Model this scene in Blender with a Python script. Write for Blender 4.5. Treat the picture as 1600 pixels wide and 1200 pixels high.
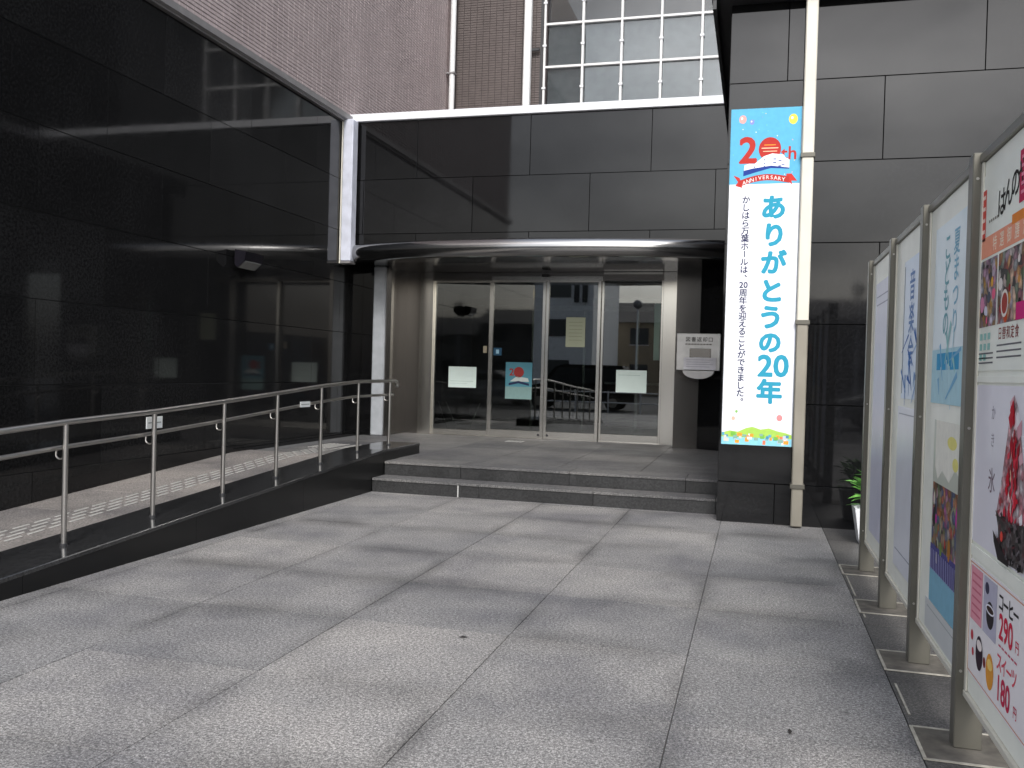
import bpy, bmesh, math, random
from mathutils import Matrix, Vector
random.seed(7)
for o in list(bpy.data.objects): bpy.data.objects.remove(o)
S = bpy.context.scene
COL = S.collection

# ------------------------------------------------------------------ camera
cam = bpy.data.cameras.new('camera'); camo = bpy.data.objects.new('camera', cam); COL.objects.link(camo)
cam.sensor_width = 36; cam.lens = 36 * 1404 / 1600; cam.clip_end = 2000; cam.clip_start = 0.05
R_ = Matrix(((0.96463, -0.02955, 0.26195), (0.26221, 0.00713, -0.96498), (0.02665, 0.99954, 0.01463)))
Y_ = Vector((382, 10, -1404)).normalized(); X_ = -Vector((-5164, 163, -1404)).normalized()
X_ = (X_ - Y_ * X_.dot(Y_)).normalized(); Z_ = X_.cross(Y_)
R_ = Matrix((X_, Y_, Z_))
camo.matrix_world = Matrix.Translation((0, 0, 1.48)) @ R_.to_4x4()
S.camera = camo

# ------------------------------------------------------------------ world, sun, exposure
SUN_EL, SUN_ROT = math.radians(52), math.radians(150)
w = bpy.data.worlds.new('World'); S.world = w; w.use_nodes = True
nt = w.node_tree; nt.nodes.clear()
out = nt.nodes.new('ShaderNodeOutputWorld'); bg = nt.nodes.new('ShaderNodeBackground')
sky = nt.nodes.new('ShaderNodeTexSky'); sky.sky_type = 'NISHITA'; sky.sun_disc = False
sky.sun_elevation = SUN_EL; sky.sun_rotation = SUN_ROT; sky.dust_density = 4; sky.air_density = 1.2
hs = nt.nodes.new('ShaderNodeHueSaturation'); hs.inputs['Saturation'].default_value = 0.42
tc = nt.nodes.new('ShaderNodeTexCoord'); mp = nt.nodes.new('ShaderNodeMapping'); mp.inputs['Scale'].default_value = (1, 1, 2.6)
nz = nt.nodes.new('ShaderNodeTexNoise'); nz.inputs['Scale'].default_value = 2.1; nz.inputs['Detail'].default_value = 7; nz.inputs['Roughness'].default_value = .55
cr = nt.nodes.new('ShaderNodeValToRGB'); cr.color_ramp.elements[0].position = .35; cr.color_ramp.elements[1].position = .68
cr.color_ramp.elements[0].color = (.49, .51, .55, 1); cr.color_ramp.elements[1].color = (1.40, 1.43, 1.48, 1)
mx = nt.nodes.new('ShaderNodeMixRGB'); mx.blend_type = 'MULTIPLY'; mx.inputs[0].default_value = 1
L = nt.links.new
L(sky.outputs[0], hs.inputs['Color']); L(tc.outputs['Generated'], mp.inputs[0]); L(mp.outputs[0], nz.inputs['Vector'])
L(nz.outputs['Fac'], cr.inputs[0]); L(hs.outputs[0], mx.inputs[1]); L(cr.outputs[0], mx.inputs[2])
L(mx.outputs[0], bg.inputs['Color']); L(bg.outputs[0], out.inputs['Surface'])
bg.inputs['Strength'].default_value = 0.15

sun = bpy.data.lights.new('sun', 'SUN'); sun.energy = 1.1; sun.angle = math.radians(14); sun.color = (1, .98, .95)
suno = bpy.data.objects.new('sun', sun); COL.objects.link(suno)
sd = Vector((0.22, -0.9, 0.85)).normalized()
suno.rotation_euler = sd.to_track_quat('Z', 'Y').to_euler()
SUN_EL = math.asin(sd.z); sky.sun_elevation = SUN_EL; sky.sun_rotation = math.atan2(sd.x, sd.y)

S.view_settings.view_transform = 'Standard'; S.view_settings.look = 'None'
S.view_settings.gamma = 1; S.view_settings.exposure = 0.68; S.view_settings.use_curve_mapping = False
S.render.engine = 'CYCLES'

# ------------------------------------------------------------------ materials
def lin(h):
    h = h.lstrip('#'); r = []
    for i in (0, 2, 4):
        c = int(h[i:i+2], 16) / 255
        r.append(c / 12.92 if c <= .04045 else ((c + .055) / 1.055) ** 2.4)
    return (*r, 1)
def c3(r, g=None, b=None): return (r, r if g is None else g, r if b is None else b, 1)
def newmat(name):
    m = bpy.data.materials.new(name); m.use_nodes = True
    return m, m.node_tree, m.node_tree.nodes['Principled BSDF']
def coords(nt, kind='Object', scale=(1, 1, 1)):
    t = nt.nodes.new('ShaderNodeTexCoord'); p = nt.nodes.new('ShaderNodeMapping'); p.inputs['Scale'].default_value = scale
    if kind == 'World':
        g = nt.nodes.new('ShaderNodeNewGeometry'); nt.links.new(g.outputs['Position'], p.inputs[0])
    else: nt.links.new(t.outputs[kind], p.inputs[0])
    return p.outputs[0]
def noise(nt, vec, scale, detail=4, rough=.5):
    n = nt.nodes.new('ShaderNodeTexNoise'); n.inputs['Scale'].default_value = scale
    n.inputs['Detail'].default_value = detail; n.inputs['Roughness'].default_value = rough
    nt.links.new(vec, n.inputs['Vector']); return n.outputs['Fac']
def ramp(nt, fac, stops):
    r = nt.nodes.new('ShaderNodeValToRGB'); e = r.color_ramp.elements
    while len(e) < len(stops): e.new(.5)
    for x, (p, c) in zip(e, stops): x.position = p; x.color = c if isinstance(c, tuple) else c3(c)
    nt.links.new(fac, r.inputs[0]); return r.outputs[0]
def mul(nt, a, b, f=1.0):
    m = nt.nodes.new('ShaderNodeMixRGB'); m.blend_type = 'MULTIPLY'; m.inputs[0].default_value = f
    nt.links.new(a, m.inputs[1]); nt.links.new(b, m.inputs[2]); return m.outputs[0]
def bump(nt, b, h, strength, dist=.01):
    n = nt.nodes.new('ShaderNodeBump'); n.inputs['Strength'].default_value = strength; n.inputs['Distance'].default_value = dist
    nt.links.new(h, n.inputs['Height']); nt.links.new(n.outputs[0], b.inputs['Normal'])
def objrand(nt, lo, hi):
    o = nt.nodes.new('ShaderNodeObjectInfo')
    return ramp(nt, o.outputs['Random'], [(0, lo), (1, hi)])
_pl = {}
def plain(col, rough=.5, metal=0.0, name=None, var=.12, vs=6.0, bmp=.0):
    key = (col, rough, metal, name)
    if key in _pl: return _pl[key]
    c = lin(col) if isinstance(col, str) else c3(*col) if isinstance(col, tuple) else c3(col)
    m, nt, b = newmat(name or 'plain_paint')
    v = coords(nt, 'World'); n = noise(nt, v, vs, 5)
    lo = tuple(x * (1 - var) for x in c[:3]) + (1,); hi = tuple(min(1, x * (1 + var)) for x in c[:3]) + (1,)
    nt.links.new(ramp(nt, n, [(.3, lo), (.7, hi)]), b.inputs['Base Color'])
    b.inputs['Roughness'].default_value = rough; b.inputs['Metallic'].default_value = metal
    if bmp: bump(nt, b, noise(nt, v, 60, 3), bmp, .002)
    _pl[key] = m; return m
def ink(col):
    m = plain(col, .75, 0, 'ink_' + col.strip('#'), .05, 20)
    m.node_tree.nodes['Principled BSDF'].inputs['Specular IOR Level'].default_value = .25
    return m

def polished_granite(name, base, rough, tint=(1, 1, 1), ior=1.5):
    m, nt, b = newmat(name)
    v = coords(nt, 'World')
    sp = noise(nt, v, 260, 2, .6); big = noise(nt, v, 1.3, 5)
    c = ramp(nt, sp, [(.42, tuple(base * .7 * t for t in tint) + (1,)), (.62, tuple(base * 1.5 * t for t in tint) + (1,))])
    c = mul(nt, c, ramp(nt, noise(nt, v, 38, 4, .7), [(.4, .7), (.6, 1.35)])); c = mul(nt, c, objrand(nt, .72, 1.25)); c = mul(nt, c, ramp(nt, big, [(.3, .8), (.7, 1.1)]))
    nt.links.new(c, b.inputs['Base Color'])
    streak = noise(nt, coords(nt, 'World', (1.6, 1.6, .25)), 3, 6, .6)
    nt.links.new(ramp(nt, streak, [(.35, rough * .8), (.7, rough * 1.6)]), b.inputs['Roughness'])
    b.inputs['IOR'].default_value = ior
    bump(nt, b, noise(nt, v, .9, 2), .05, .02)
    return m
M = {}
M['black'] = polished_granite('polished_black_granite', .011, .05, (1, 1, 1.02), 1.36)
M['black_front'] = polished_granite('honed_black_granite', .006, .04, (1, 1, 1.08), 1.47)
M['riser'] = polished_granite('riser_granite', .026, .35)
M['kerb_cap'] = polished_granite('kerb_cap_granite', .022, .10, (1, 1, 1.02), 1.6)
M['joint'] = plain(.014, .8, 0, 'joint_sealant')
M['joint_dark'] = plain(.012, .8, 0, 'joint_dark')

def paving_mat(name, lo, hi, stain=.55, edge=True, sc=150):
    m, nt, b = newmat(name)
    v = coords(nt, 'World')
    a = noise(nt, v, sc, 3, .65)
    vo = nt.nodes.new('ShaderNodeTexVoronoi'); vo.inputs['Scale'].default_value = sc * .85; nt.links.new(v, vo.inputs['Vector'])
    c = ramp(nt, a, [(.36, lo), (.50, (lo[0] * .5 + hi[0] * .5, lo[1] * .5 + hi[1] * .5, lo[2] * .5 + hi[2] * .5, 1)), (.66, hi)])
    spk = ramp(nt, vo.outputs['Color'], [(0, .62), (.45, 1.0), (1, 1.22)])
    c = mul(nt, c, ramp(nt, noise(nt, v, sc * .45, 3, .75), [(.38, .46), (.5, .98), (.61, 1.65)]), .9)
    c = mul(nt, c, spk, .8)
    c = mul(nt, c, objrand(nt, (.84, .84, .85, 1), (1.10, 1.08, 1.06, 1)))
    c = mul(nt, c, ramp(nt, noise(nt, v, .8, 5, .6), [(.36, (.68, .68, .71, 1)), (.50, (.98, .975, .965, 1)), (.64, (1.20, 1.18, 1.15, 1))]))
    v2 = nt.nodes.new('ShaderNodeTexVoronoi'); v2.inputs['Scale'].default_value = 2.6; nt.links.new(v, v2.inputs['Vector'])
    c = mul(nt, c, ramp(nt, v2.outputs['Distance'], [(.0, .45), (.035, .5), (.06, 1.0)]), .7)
    if edge:
        # grime that has crept in from the joints: distance to the slab's edge, broken up by noise
        t = nt.nodes.new('ShaderNodeTexCoord'); sx = nt.nodes.new('ShaderNodeSeparateXYZ'); nt.links.new(t.outputs['Generated'], sx.inputs[0])
        def mth(op, a_, b_=None):
            n = nt.nodes.new('ShaderNodeMath'); n.operation = op
            for i, x in enumerate((a_, b_)):
                if x is None: continue
                if isinstance(x, (int, float)): n.inputs[i].default_value = x
                else: nt.links.new(x, n.inputs[i])
            return n.outputs[0]
        dx = mth('SUBTRACT', .5, mth('ABSOLUTE', mth('SUBTRACT', sx.outputs[0], .5)))
        dy = mth('SUBTRACT', .5, mth('ABSOLUTE', mth('SUBTRACT', sx.outputs[1], .5)))
        n1 = noise(nt, v, 2.2, 4, .55); n2 = noise(nt, v, 1.1, 3, .5)
        wob = mth('MULTIPLY', mth('SUBTRACT', n1, .5), .5)
        ddy = mth('ADD', dy, wob); ddx = mth('ADD', mth('MULTIPLY', dx, 2.6), wob)
        e = mth('MINIMUM', ddx, ddy)
        st = ramp(nt, e, [(0.0, 1 - stain), (.12, 1 - stain * .6), (.30, 1.0)])
        gate = ramp(nt, n2, [(.42, 0.05), (.62, 1.0)])
        mm = nt.nodes.new('ShaderNodeMixRGB'); mm.inputs[1].default_value = (1, 1, 1, 1)
        nt.links.new(gate, mm.inputs[0]); nt.links.new(st, mm.inputs[2])
        c = mul(nt, c, mm.outputs[0])
    nt.links.new(c, b.inputs['Base Color'])
    nt.links.new(ramp(nt, noise(nt, v, 1.7, 4), [(.3, .5), (.7, .75)]), b.inputs['Roughness'])
    bump(nt, b, a, .35, .003)
    return m
M['paving'] = paving_mat('flamed_granite_paving', (.09, .089, .089, 1), (.385, .378, .37, 1), .5)
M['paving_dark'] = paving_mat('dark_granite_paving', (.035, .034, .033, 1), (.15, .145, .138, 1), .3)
M['paving_ramp'] = paving_mat('ramp_granite_paving', (.13, .12, .114, 1), (.285, .266, .25, 1), .18, True, 170)
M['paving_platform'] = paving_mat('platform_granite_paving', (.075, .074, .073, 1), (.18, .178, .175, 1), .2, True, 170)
M['mortar'] = plain(.10, .9, 0, 'mortar', .3, 30)
M['asphalt'] = plain(.06, .9, 0, 'asphalt', .25, 8)

M['kerb'] = plain(.0075, .28, 0, 'kerb_side_granite', .2, 1.5)
M['kerb'].node_tree.nodes['Principled BSDF'].inputs['Specular IOR Level'].default_value = .3
def steel(name, base, rough, aniso=True, zscale=1.5):
    m, nt, b = newmat(name)
    v = coords(nt, 'World', (1.3, 1.3, .5)); n = noise(nt, v, 1, 3)
    lo = tuple(x * .97 for x in base) + (1,); hi = tuple(base) + (1,)
    nt.links.new(ramp(nt, n, [(.3, lo), (.7, hi)]), b.inputs['Base Color'])
    nt.links.new(ramp(nt, n, [(.3, rough * .92), (.7, rough * 1.08)]), b.inputs['Roughness'])
    b.inputs['Metallic'].default_value = 1
    bump(nt, b, n, .012, .001)
    return m
M['steel'] = steel('hairline_steel', (.68, .66, .61), .2)
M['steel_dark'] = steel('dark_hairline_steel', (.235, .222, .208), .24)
M['steel_tube'] = steel('steel_tube', (.50, .48, .45), .30)
M['steel_canopy'] = steel('canopy_steel', (.42, .415, .41), .17, True, 300)
M['soffit'] = steel('soffit_steel', (.14, .137, .132), .10)
M['white_metal'] = plain((.78, .79, .82), .32, 0, 'white_coated_metal', .05, 3)
M['mullion'] = plain((.72, .72, .71), .4, 0, 'mullion_paint', .05, 3)
M['cream_metal'] = plain((.66, .63, .54), .3, 0, 'cream_coated_metal', .06, 3)
M['grey_metal'] = plain((.25, .24, .24), .4, .3, 'grey_flashing')
M['dark_metal'] = plain((.03, .03, .032), .45, 0, 'dark_metal')
M['alu'] = plain((.135, .128, .105), .38, .35, 'champagne_aluminium', .08, 3)
M['alu_dark'] = plain((.23, .22, .19), .42, .35, 'tan_grey_aluminium', .08, 3)  # tan-grey finish of the top panel rims

def glass(name, tint, ior=1.5, boost=0):
    m = bpy.data.materials.new(name); m.use_nodes = True; nt = m.node_tree; nt.nodes.clear()
    o = nt.nodes.new('ShaderNodeOutputMaterial'); mixs = nt.nodes.new('ShaderNodeMixShader')
    tr = nt.nodes.new('ShaderNodeBsdfTransparent'); tr.inputs[0].default_value = tint
    gl = nt.nodes.new('ShaderNodeBsdfGlossy'); gl.inputs['Roughness'].default_value = .012
    fr = nt.nodes.new('ShaderNodeFresnel'); fr.inputs[0].default_value = ior
    bp = nt.nodes.new('ShaderNodeBump'); bp.inputs['Strength'].default_value = .04; bp.inputs['Distance'].default_value = .01
    v = coords(nt, 'World'); n = noise(nt, v, .7, 1); nt.links.new(n, bp.inputs['Height']); nt.links.new(bp.outputs[0], gl.inputs['Normal'])
    nt.links.new(fr.outputs[0], mixs.inputs[0]); nt.links.new(tr.outputs[0], mixs.inputs[1]); nt.links.new(gl.outputs[0], mixs.inputs[2])
    nt.links.new(mixs.outputs[0], o.inputs[0]); return m
M['glass'] = glass('door_glass', (.60, .64, .62, 1), 2.35)
M['glass_upper'] = glass('curtain_wall_glass', (.80, .83, .84, 1), 1.8)
M['glass_car'] = glass('car_glass', (.15, .16, .16, 1), 1.6)
def tile_mat(name, c1, c2):
    m, nt, b = newmat(name)
    v = coords(nt, 'World')
    n = noise(nt, v, 5.0, 7, .8)
    nt.links.new(mul(nt, ramp(nt, n, [(.3, c1), (.7, c2)]), ramp(nt, noise(nt, coords(nt, 'World', (1, 1, .2)), .9, 4), [(.3, .88), (.7, 1.08)])), b.inputs['Base Color'])
    b.inputs['Roughness'].default_value = .5
    return m
M['tile'] = tile_mat('pinkish_brown_tile', (.36, .295, .29, 1), (.46, .385, .38, 1))
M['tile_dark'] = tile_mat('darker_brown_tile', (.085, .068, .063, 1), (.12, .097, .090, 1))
M['grout'] = plain((.045, .036, .036), .8, 0, 'tile_grout')
M['spandrel'] = plain((.42, .45, .46), .6, 0, 'grey_spandrel')
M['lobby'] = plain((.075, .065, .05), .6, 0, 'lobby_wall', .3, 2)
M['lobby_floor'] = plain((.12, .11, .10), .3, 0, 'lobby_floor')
M['paper'] = plain((.78, .80, .78), .6, 0, 'paper', .04)
M['leaf'] = plain((.14, .36, .07), .4, 0, 'leaf_green', .5, 30)
M['tactile'] = plain((.42, .41, .385), .45, 0, 'pale_tactile_bar', .12, 20)

# ------------------------------------------------------------------ object helpers
LOC = {}
def tag(o, label=None, cat=None, group=None, kind=None):
    if label: o['label'] = label
    if cat: o['category'] = cat
    if group: o['group'] = group
    if kind: o['kind'] = kind
    return o
def thing(name, label, cat, loc=(0, 0, 0), group=None, kind=None):
    o = bpy.data.objects.new(name, None); o.empty_display_size = .1; COL.objects.link(o); o.location = loc
    LOC[o] = Vector(loc); return tag(o, label, cat, group, kind)
def link(name, me, parent=None, loc=(0, 0, 0), rot=None):
    """loc in world coordinates"""
    o = bpy.data.objects.new(name, me); COL.objects.link(o); LOC[o] = Vector(loc)
    if parent is not None: o.parent = parent; o.location = Vector(loc) - LOC[parent]
    else: o.location = loc
    if rot: o.rotation_euler = rot
    return o
class MB:
    def __init__(s): s.v = []; s.f = []; s.sm = False
    def add(s, v, f):
        n = len(s.v); s.v += [tuple(x) for x in v]; s.f += [tuple(i + n for i in q) for q in f]; return s
    def box(s, x0, x1, y0, y1, z0, z1, ch=0):
        if ch <= 0:
            v = [(x, y, z) for z in (z0, z1) for y in (y0, y1) for x in (x0, x1)]
            return s.add(v, [(0, 2, 3, 1), (4, 5, 7, 6), (0, 1, 5, 4), (2, 6, 7, 3), (0, 4, 6, 2), (1, 3, 7, 5)])
        bm = bmesh.new(); bmesh.ops.create_cube(bm, size=1)
        for q in bm.verts: q.co = ((x0 + x1) / 2 + q.co.x * (x1 - x0), (y0 + y1) / 2 + q.co.y * (y1 - y0), (z0 + z1) / 2 + q.co.z * (z1 - z0))
        bmesh.ops.bevel(bm, geom=list(bm.edges), offset=ch, segments=1, affect='EDGES')
        bm.verts.index_update(); s.add([q.co[:] for q in bm.verts], [[q.index for q in f.verts] for f in bm.faces]); bm.free(); return s
    def prism(s, pts, axis, a, b):
        """pts: 2D outline, extruded along axis from a to b. axis 'x': pts=(y,z); 'y': (x,z); 'z': (x,y)"""
        def P(p, t): return {'x': (t, p[0], p[1]), 'y': (p[0], t, p[1]), 'z': (p[0], p[1], t)}[axis]
        n = len(pts); v = [P(p, a) for p in pts] + [P(p, b) for p in pts]
        s.add(v, [tuple(range(n - 1, -1, -1)), tuple(range(n, 2 * n))] + [(i, (i + 1) % n, n + (i + 1) % n, n + i) for i in range(n)]); return s
    def tube(s, pts, r, n=12, cap=True):
        pts = [Vector(p) for p in pts]; rs = r if isinstance(r, (list, tuple)) else [r] * len(pts)
        rings = []; up = None
        for i, p in enumerate(pts):
            d = ((pts[min(i + 1, len(pts) - 1)] - pts[max(i - 1, 0)])).normalized()
            if up is None: up = Vector((0, 0, 1)) if abs(d.z) < .9 else Vector((1, 0, 0))
            a = d.cross(up).normalized(); b = a.cross(d).normalized(); up = b
            rings.append([p + (a * math.cos(2 * math.pi * k / n) + b * math.sin(2 * math.pi * k / n)) * rs[i] for k in range(n)])
        v = [q for rg in rings for q in rg]; f = []
        for i in range(len(pts) - 1):
            for k in range(n): f.append((i * n + k, i * n + (k + 1) % n, (i + 1) * n + (k + 1) % n, (i + 1) * n + k))
        if cap: f.append(tuple(range(n - 1, -1, -1))); f.append(tuple((len(pts) - 1) * n + k for k in range(n)))
        s.sm = True; return s.add(v, f)
    def sphere(s, c, r, nu=12, nv=8, sc=(1, 1, 1)):
        v = []; f = []
        for j in range(nv + 1):
            t = math.pi * j / nv
            for i in range(nu):
                a = 2 * math.pi * i / nu; v.append((c[0] + r * sc[0] * math.sin(t) * math.cos(a), c[1] + r * sc[1] * math.sin(t) * math.sin(a), c[2] + r * sc[2] * math.cos(t)))
        for j in range(nv):
            for i in range(nu): f.append((j * nu + i, (j + 1) * nu + i, (j + 1) * nu + (i + 1) % nu, j * nu + (i + 1) % nu))
        s.sm = True; return s.add(v, f)
    def mesh(s, name, mat, off=(0, 0, 0)):
        me = bpy.data.meshes.new(name); o = Vector(off)
        me.from_pydata([tuple(Vector(p) - o) for p in s.v], [], s.f); me.materials.append(mat)
        if s.sm:
            for p in me.polygons: p.use_smooth = True
            try: me.set_sharp_from_angle(angle=math.radians(35))
            except Exception: pass
        me.update(); return me
    def build(s, name, mat, parent=None, loc=None):
        L0 = Vector(loc) if loc is not None else (LOC[parent] if parent is not None else Vector((0, 0, 0)))
        return link(name, s.mesh(name, mat, L0), parent, L0)
def fixn(o):
    bm = bmesh.new(); bm.from_mesh(o.data); bmesh.ops.recalc_face_normals(bm, faces=bm.faces); bm.to_mesh(o.data); bm.free(); return o
_bx = {}
def boxmesh(name, sx, sy, sz, mat, ch=.003):
    k = (round(sx, 4), round(sy, 4), round(sz, 4), mat.name, ch)
    if k not in _bx: _bx[k] = MB().box(-sx / 2, sx / 2, -sy / 2, sy / 2, -sz / 2, sz / 2, ch).mesh(name, mat)
    return _bx[k]
def boxpart(name, x0, x1, y0, y1, z0, z1, mat, parent, ch=.003, kind=None):
    o = link(name, boxmesh(name, x1 - x0, y1 - y0, z1 - z0, mat, ch), parent, ((x0 + x1) / 2, (y0 + y1) / 2, (z0 + z1) / 2))
    if kind: o['kind'] = kind
    return o

# ---------------- printing: flat lettering and shapes on a sheet
class Frame:
    """o: upper left corner, u: right, v: up, n: outward; u,v in metres"""
    def __init__(s, o, u, v, parent): s.o = Vector(o); s.u = Vector(u); s.v = Vector(v); s.n = s.u.cross(s.v).normalized(); s.p = parent
    def pt(s, x, y, k): return s.o + s.u * x - s.v * y + s.n * (.0002 + .00007 * k)
    def poly(s, polys, col, k=1, name='print'):
        mb = MB()
        for P in polys: mb.add([s.pt(x, y, k) for x, y in P], [tuple(range(len(P)))])
        return mb.build(name, ink(col) if isinstance(col, str) else col, s.p)
    def rect(s, x0, y0, x1, y1, col, k=1, name='print'): return s.poly([[(x0, y1), (x1, y1), (x1, y0), (x0, y0)]], col, k, name)
    def disc(s, x, y, rx, ry, col, k=1, name='print', n=24):
        return s.poly([[(x + rx * math.cos(2 * math.pi * i / n), y - ry * math.sin(2 * math.pi * i / n)) for i in range(n)]], col, k, name)
    def text(s, body, x, y, h, col, k=2, bold=0, sx=1.0, name='lettering', rot=0, cell=True, shift=(0, 0), dbl=0):
        """centred at x,y; h = em size"""
        V, F = glyph(body, 0)
        if cell and len(body) == 1: cx, cy = .5, .38
        else:
            xs = [p[0] for p in V]; ys = [p[1] for p in V]; cx = (min(xs) + max(xs)) / 2; cy = (min(ys) + max(ys)) / 2
        ca, sa = math.cos(rot), math.sin(rot); mb = MB(); pts = []
        for a, b in V:
            a = (a - cx) * h * sx; b = (b - cy) * h
            a, b = a * ca - b * sa, a * sa + b * ca
            pts.append(s.pt(x + a + shift[0] * h, y - b - shift[1] * h, k))
        mb.add(pts, F)
        rad = dbl or bold * h * .9
        if rad > 0:      # stroke weight: the outline repeated round a small circle, each copy a hair above the last
            nq = 8 if h > .2 else 4
            for q in range(nq):
                an = 2 * math.pi * (q + .5) / nq
                mb.add([p_ + s.u * rad * math.cos(an) - s.v * rad * math.sin(an) + s.n * (.000012 * (q + 1)) for p_ in pts], F)
        return mb.build(name, ink(col), s.p)
def photo(name, cols, scale, dark=1.0):
    if name in M: return M[name]
    m, nt, b = newmat(name); v = coords(nt, 'World')
    d = nt.nodes.new('ShaderNodeTexNoise'); d.inputs['Scale'].default_value = scale * .6; nt.links.new(v, d.inputs['Vector'])
    mxx = nt.nodes.new('ShaderNodeMixRGB'); mxx.inputs[0].default_value = .035; nt.links.new(v, mxx.inputs[1]); nt.links.new(d.outputs['Color'], mxx.inputs[2])
    vo = nt.nodes.new('ShaderNodeTexVoronoi'); vo.inputs['Scale'].default_value = scale; nt.links.new(mxx.outputs[0], vo.inputs['Vector'])
    sp = nt.nodes.new('ShaderNodeSeparateColor'); nt.links.new(vo.outputs['Color'], sp.inputs[0])
    c = ramp(nt, sp.outputs[0], [(i / len(cols), lin(q)) for i, q in enumerate(cols)])
    c = mul(nt, c, ramp(nt, vo.outputs['Distance'], [(0, 1.25), (.6, .45)])); c = mul(nt, c, ramp(nt, noise(nt, v, scale * 2.5, 4, .7), [(.35, .7 * dark), (.65, 1.2 * dark)]))
    nt.links.new(c, b.inputs['Base Color']); b.inputs['Roughness'].default_value = .5; M[name] = m; return m
_gl = {}
def glyph(body, bold):
    if (body, bold) in _gl: return _gl[(body, bold)]
    c = bpy.data.curves.new('lettering', 'FONT'); c.body = body; c.size = 1; c.offset = bold; c.resolution_u = 3; c.fill_mode = 'FRONT'
    o = bpy.data.objects.new('lettering', c); m = bpy.data.meshes.new_from_object(o)
    r = ([(v.co.x, v.co.y) for v in m.vertices], [tuple(p.vertices) for p in m.polygons])
    bpy.data.objects.remove(o); bpy.data.curves.remove(c); bpy.data.meshes.remove(m)
    _gl[(body, bold)] = r; return r

# ================================================================== SETTING: ground
G = .985
MB().add([(-70, -80, -.03), (70, -80, -.03), (70, 60, -.03), (-70, 60, -.03)], [(0, 1, 2, 3)]).build('ground', M['asphalt'])['kind'] = 'structure'
pav = MB().add([(-9.2, -4, -.012), (9, -4, -.012), (9, 10.4, -.012), (-9.2, 10.4, -.012)], [(0, 1, 2, 3)]).build('pavement', M['mortar']); pav['kind'] = 'structure'
X0, Y0 = -.307, 3.85
def slab(x0, x1, y0, y1, parent, mat, z=0, th=.03, gap=.004):
    return boxpart('paving_slab', x0 + gap, x1 - gap, y0 + gap, y1 - gap, z - th, z + random.uniform(-.0008, .0008), mat, parent, .0006)
slabm = boxmesh('paving_slab', G - .005, G - .005, .03, M['paving'], .0006)
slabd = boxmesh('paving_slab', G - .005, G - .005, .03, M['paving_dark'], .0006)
for i in range(-9, 9):
    for j in range(-7, 7):
        x0 = X0 + i * G; y0 = Y0 + j * G
        if y0 + G > 9.9 and x0 > -5: continue
        if x0 + G < -4.9 and y0 > 3.5: continue
        if x0 + G > -4.95 and x0 < -4.5 and y0 > 3.5: pass
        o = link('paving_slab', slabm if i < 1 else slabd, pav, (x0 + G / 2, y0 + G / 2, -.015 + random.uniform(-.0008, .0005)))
# last cut row against the steps and the wing
for i in range(-5, 9):
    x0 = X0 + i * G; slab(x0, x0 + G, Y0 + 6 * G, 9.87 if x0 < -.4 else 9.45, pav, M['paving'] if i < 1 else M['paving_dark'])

# concrete pads under the notice board, with pale mortar edges
footm = plain((.10, .09, .075), .85, 0, 'pad_concrete', .35, 14); edgem = plain((.34, .32, .27), .8, 0, 'pale_mortar', .3, 20)
PY = [1.74, 2.87, 4.0, 5.12, 6.28, 7.44]
for y in PY:
    boxpart('footing_pad', .69, 1.02, y - .18, y + .15, .0025, .006, footm, pav, 0)
    e = MB(); 
    e.box(.676, .69, y - .19, y + .16, .0022, .008); e.box(.69, 1.02, y + .15, y + .165, .0022, .008); e.box(.69, 1.02, y - .192, y - .18, .0022, .0075)
    e.build('mortar_edge', edgem, pav)
for (a, b) in ((5.98, 6.06), (4.3, 4.72), (6.55, 7.2), (3.2, 3.6)):
    MB().box(.695, .705, a, b, .002, .006).build('mortar_edge', edgem, pav)

# ================================================================== steps and platform
PZ = .33
st = thing('entrance_steps', None, None, (-2.4, 10, 0), kind='structure')
SX0, SX1 = -4.372, -.36
def seg(a, b, w, off=0):
    r = []; x = a
    first = True
    while x < b - .01:
        nx = min(b, x + (w - off if first and off else w)); first = False
        r.append((x, nx)); x = nx
    return r
for k, (y, z0, z1) in enumerate(((9.86, -.01, .135), (10.22, .165, .30))):
    for a, b in seg(SX0, SX1, 1.33, .35 * k):
        boxpart('riser', a + .002, b - .002, y + .012, y + .06, z0, z1, M['riser'], st, .001)
    for a, b in seg(SX0, SX1, 1.33, .35 * k):
        if k == 0: boxpart('tread', a + .002, b - .002, y, y + .362, .135, .165, M['paving_platform'], st, .003)
MB().box(-3.3, -3.288, 9.862, 9.871, 0, .135).build('mortar_stain', plain((.5, .5, .48), .8, 0, 'mortar_drip'), st)
pf = MB().box(-9, 3, 10.312, 15.1, -.05, PZ - .012).build('entrance_platform', M['mortar']); pf['kind'] = 'structure'
for a, b in seg(SX0, SX1, 1.33, .35):
    boxpart('tread', a + .002, b - .002, 10.22, 10.66, .30, PZ, M['paving_platform'], pf, .003)
yy = 10.664
while yy < 15:
    y1 = min(yy + G, 15.0)
    for i in range(-6, 3):
        x0 = max(X0 + i * G, -6.5); x1 = X0 + (i + 1) * G
        if x0 >= x1: continue
        slab(x0, x1, yy, y1, pf, M['paving_platform'], PZ, .03, .0025)
    yy = y1

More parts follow.
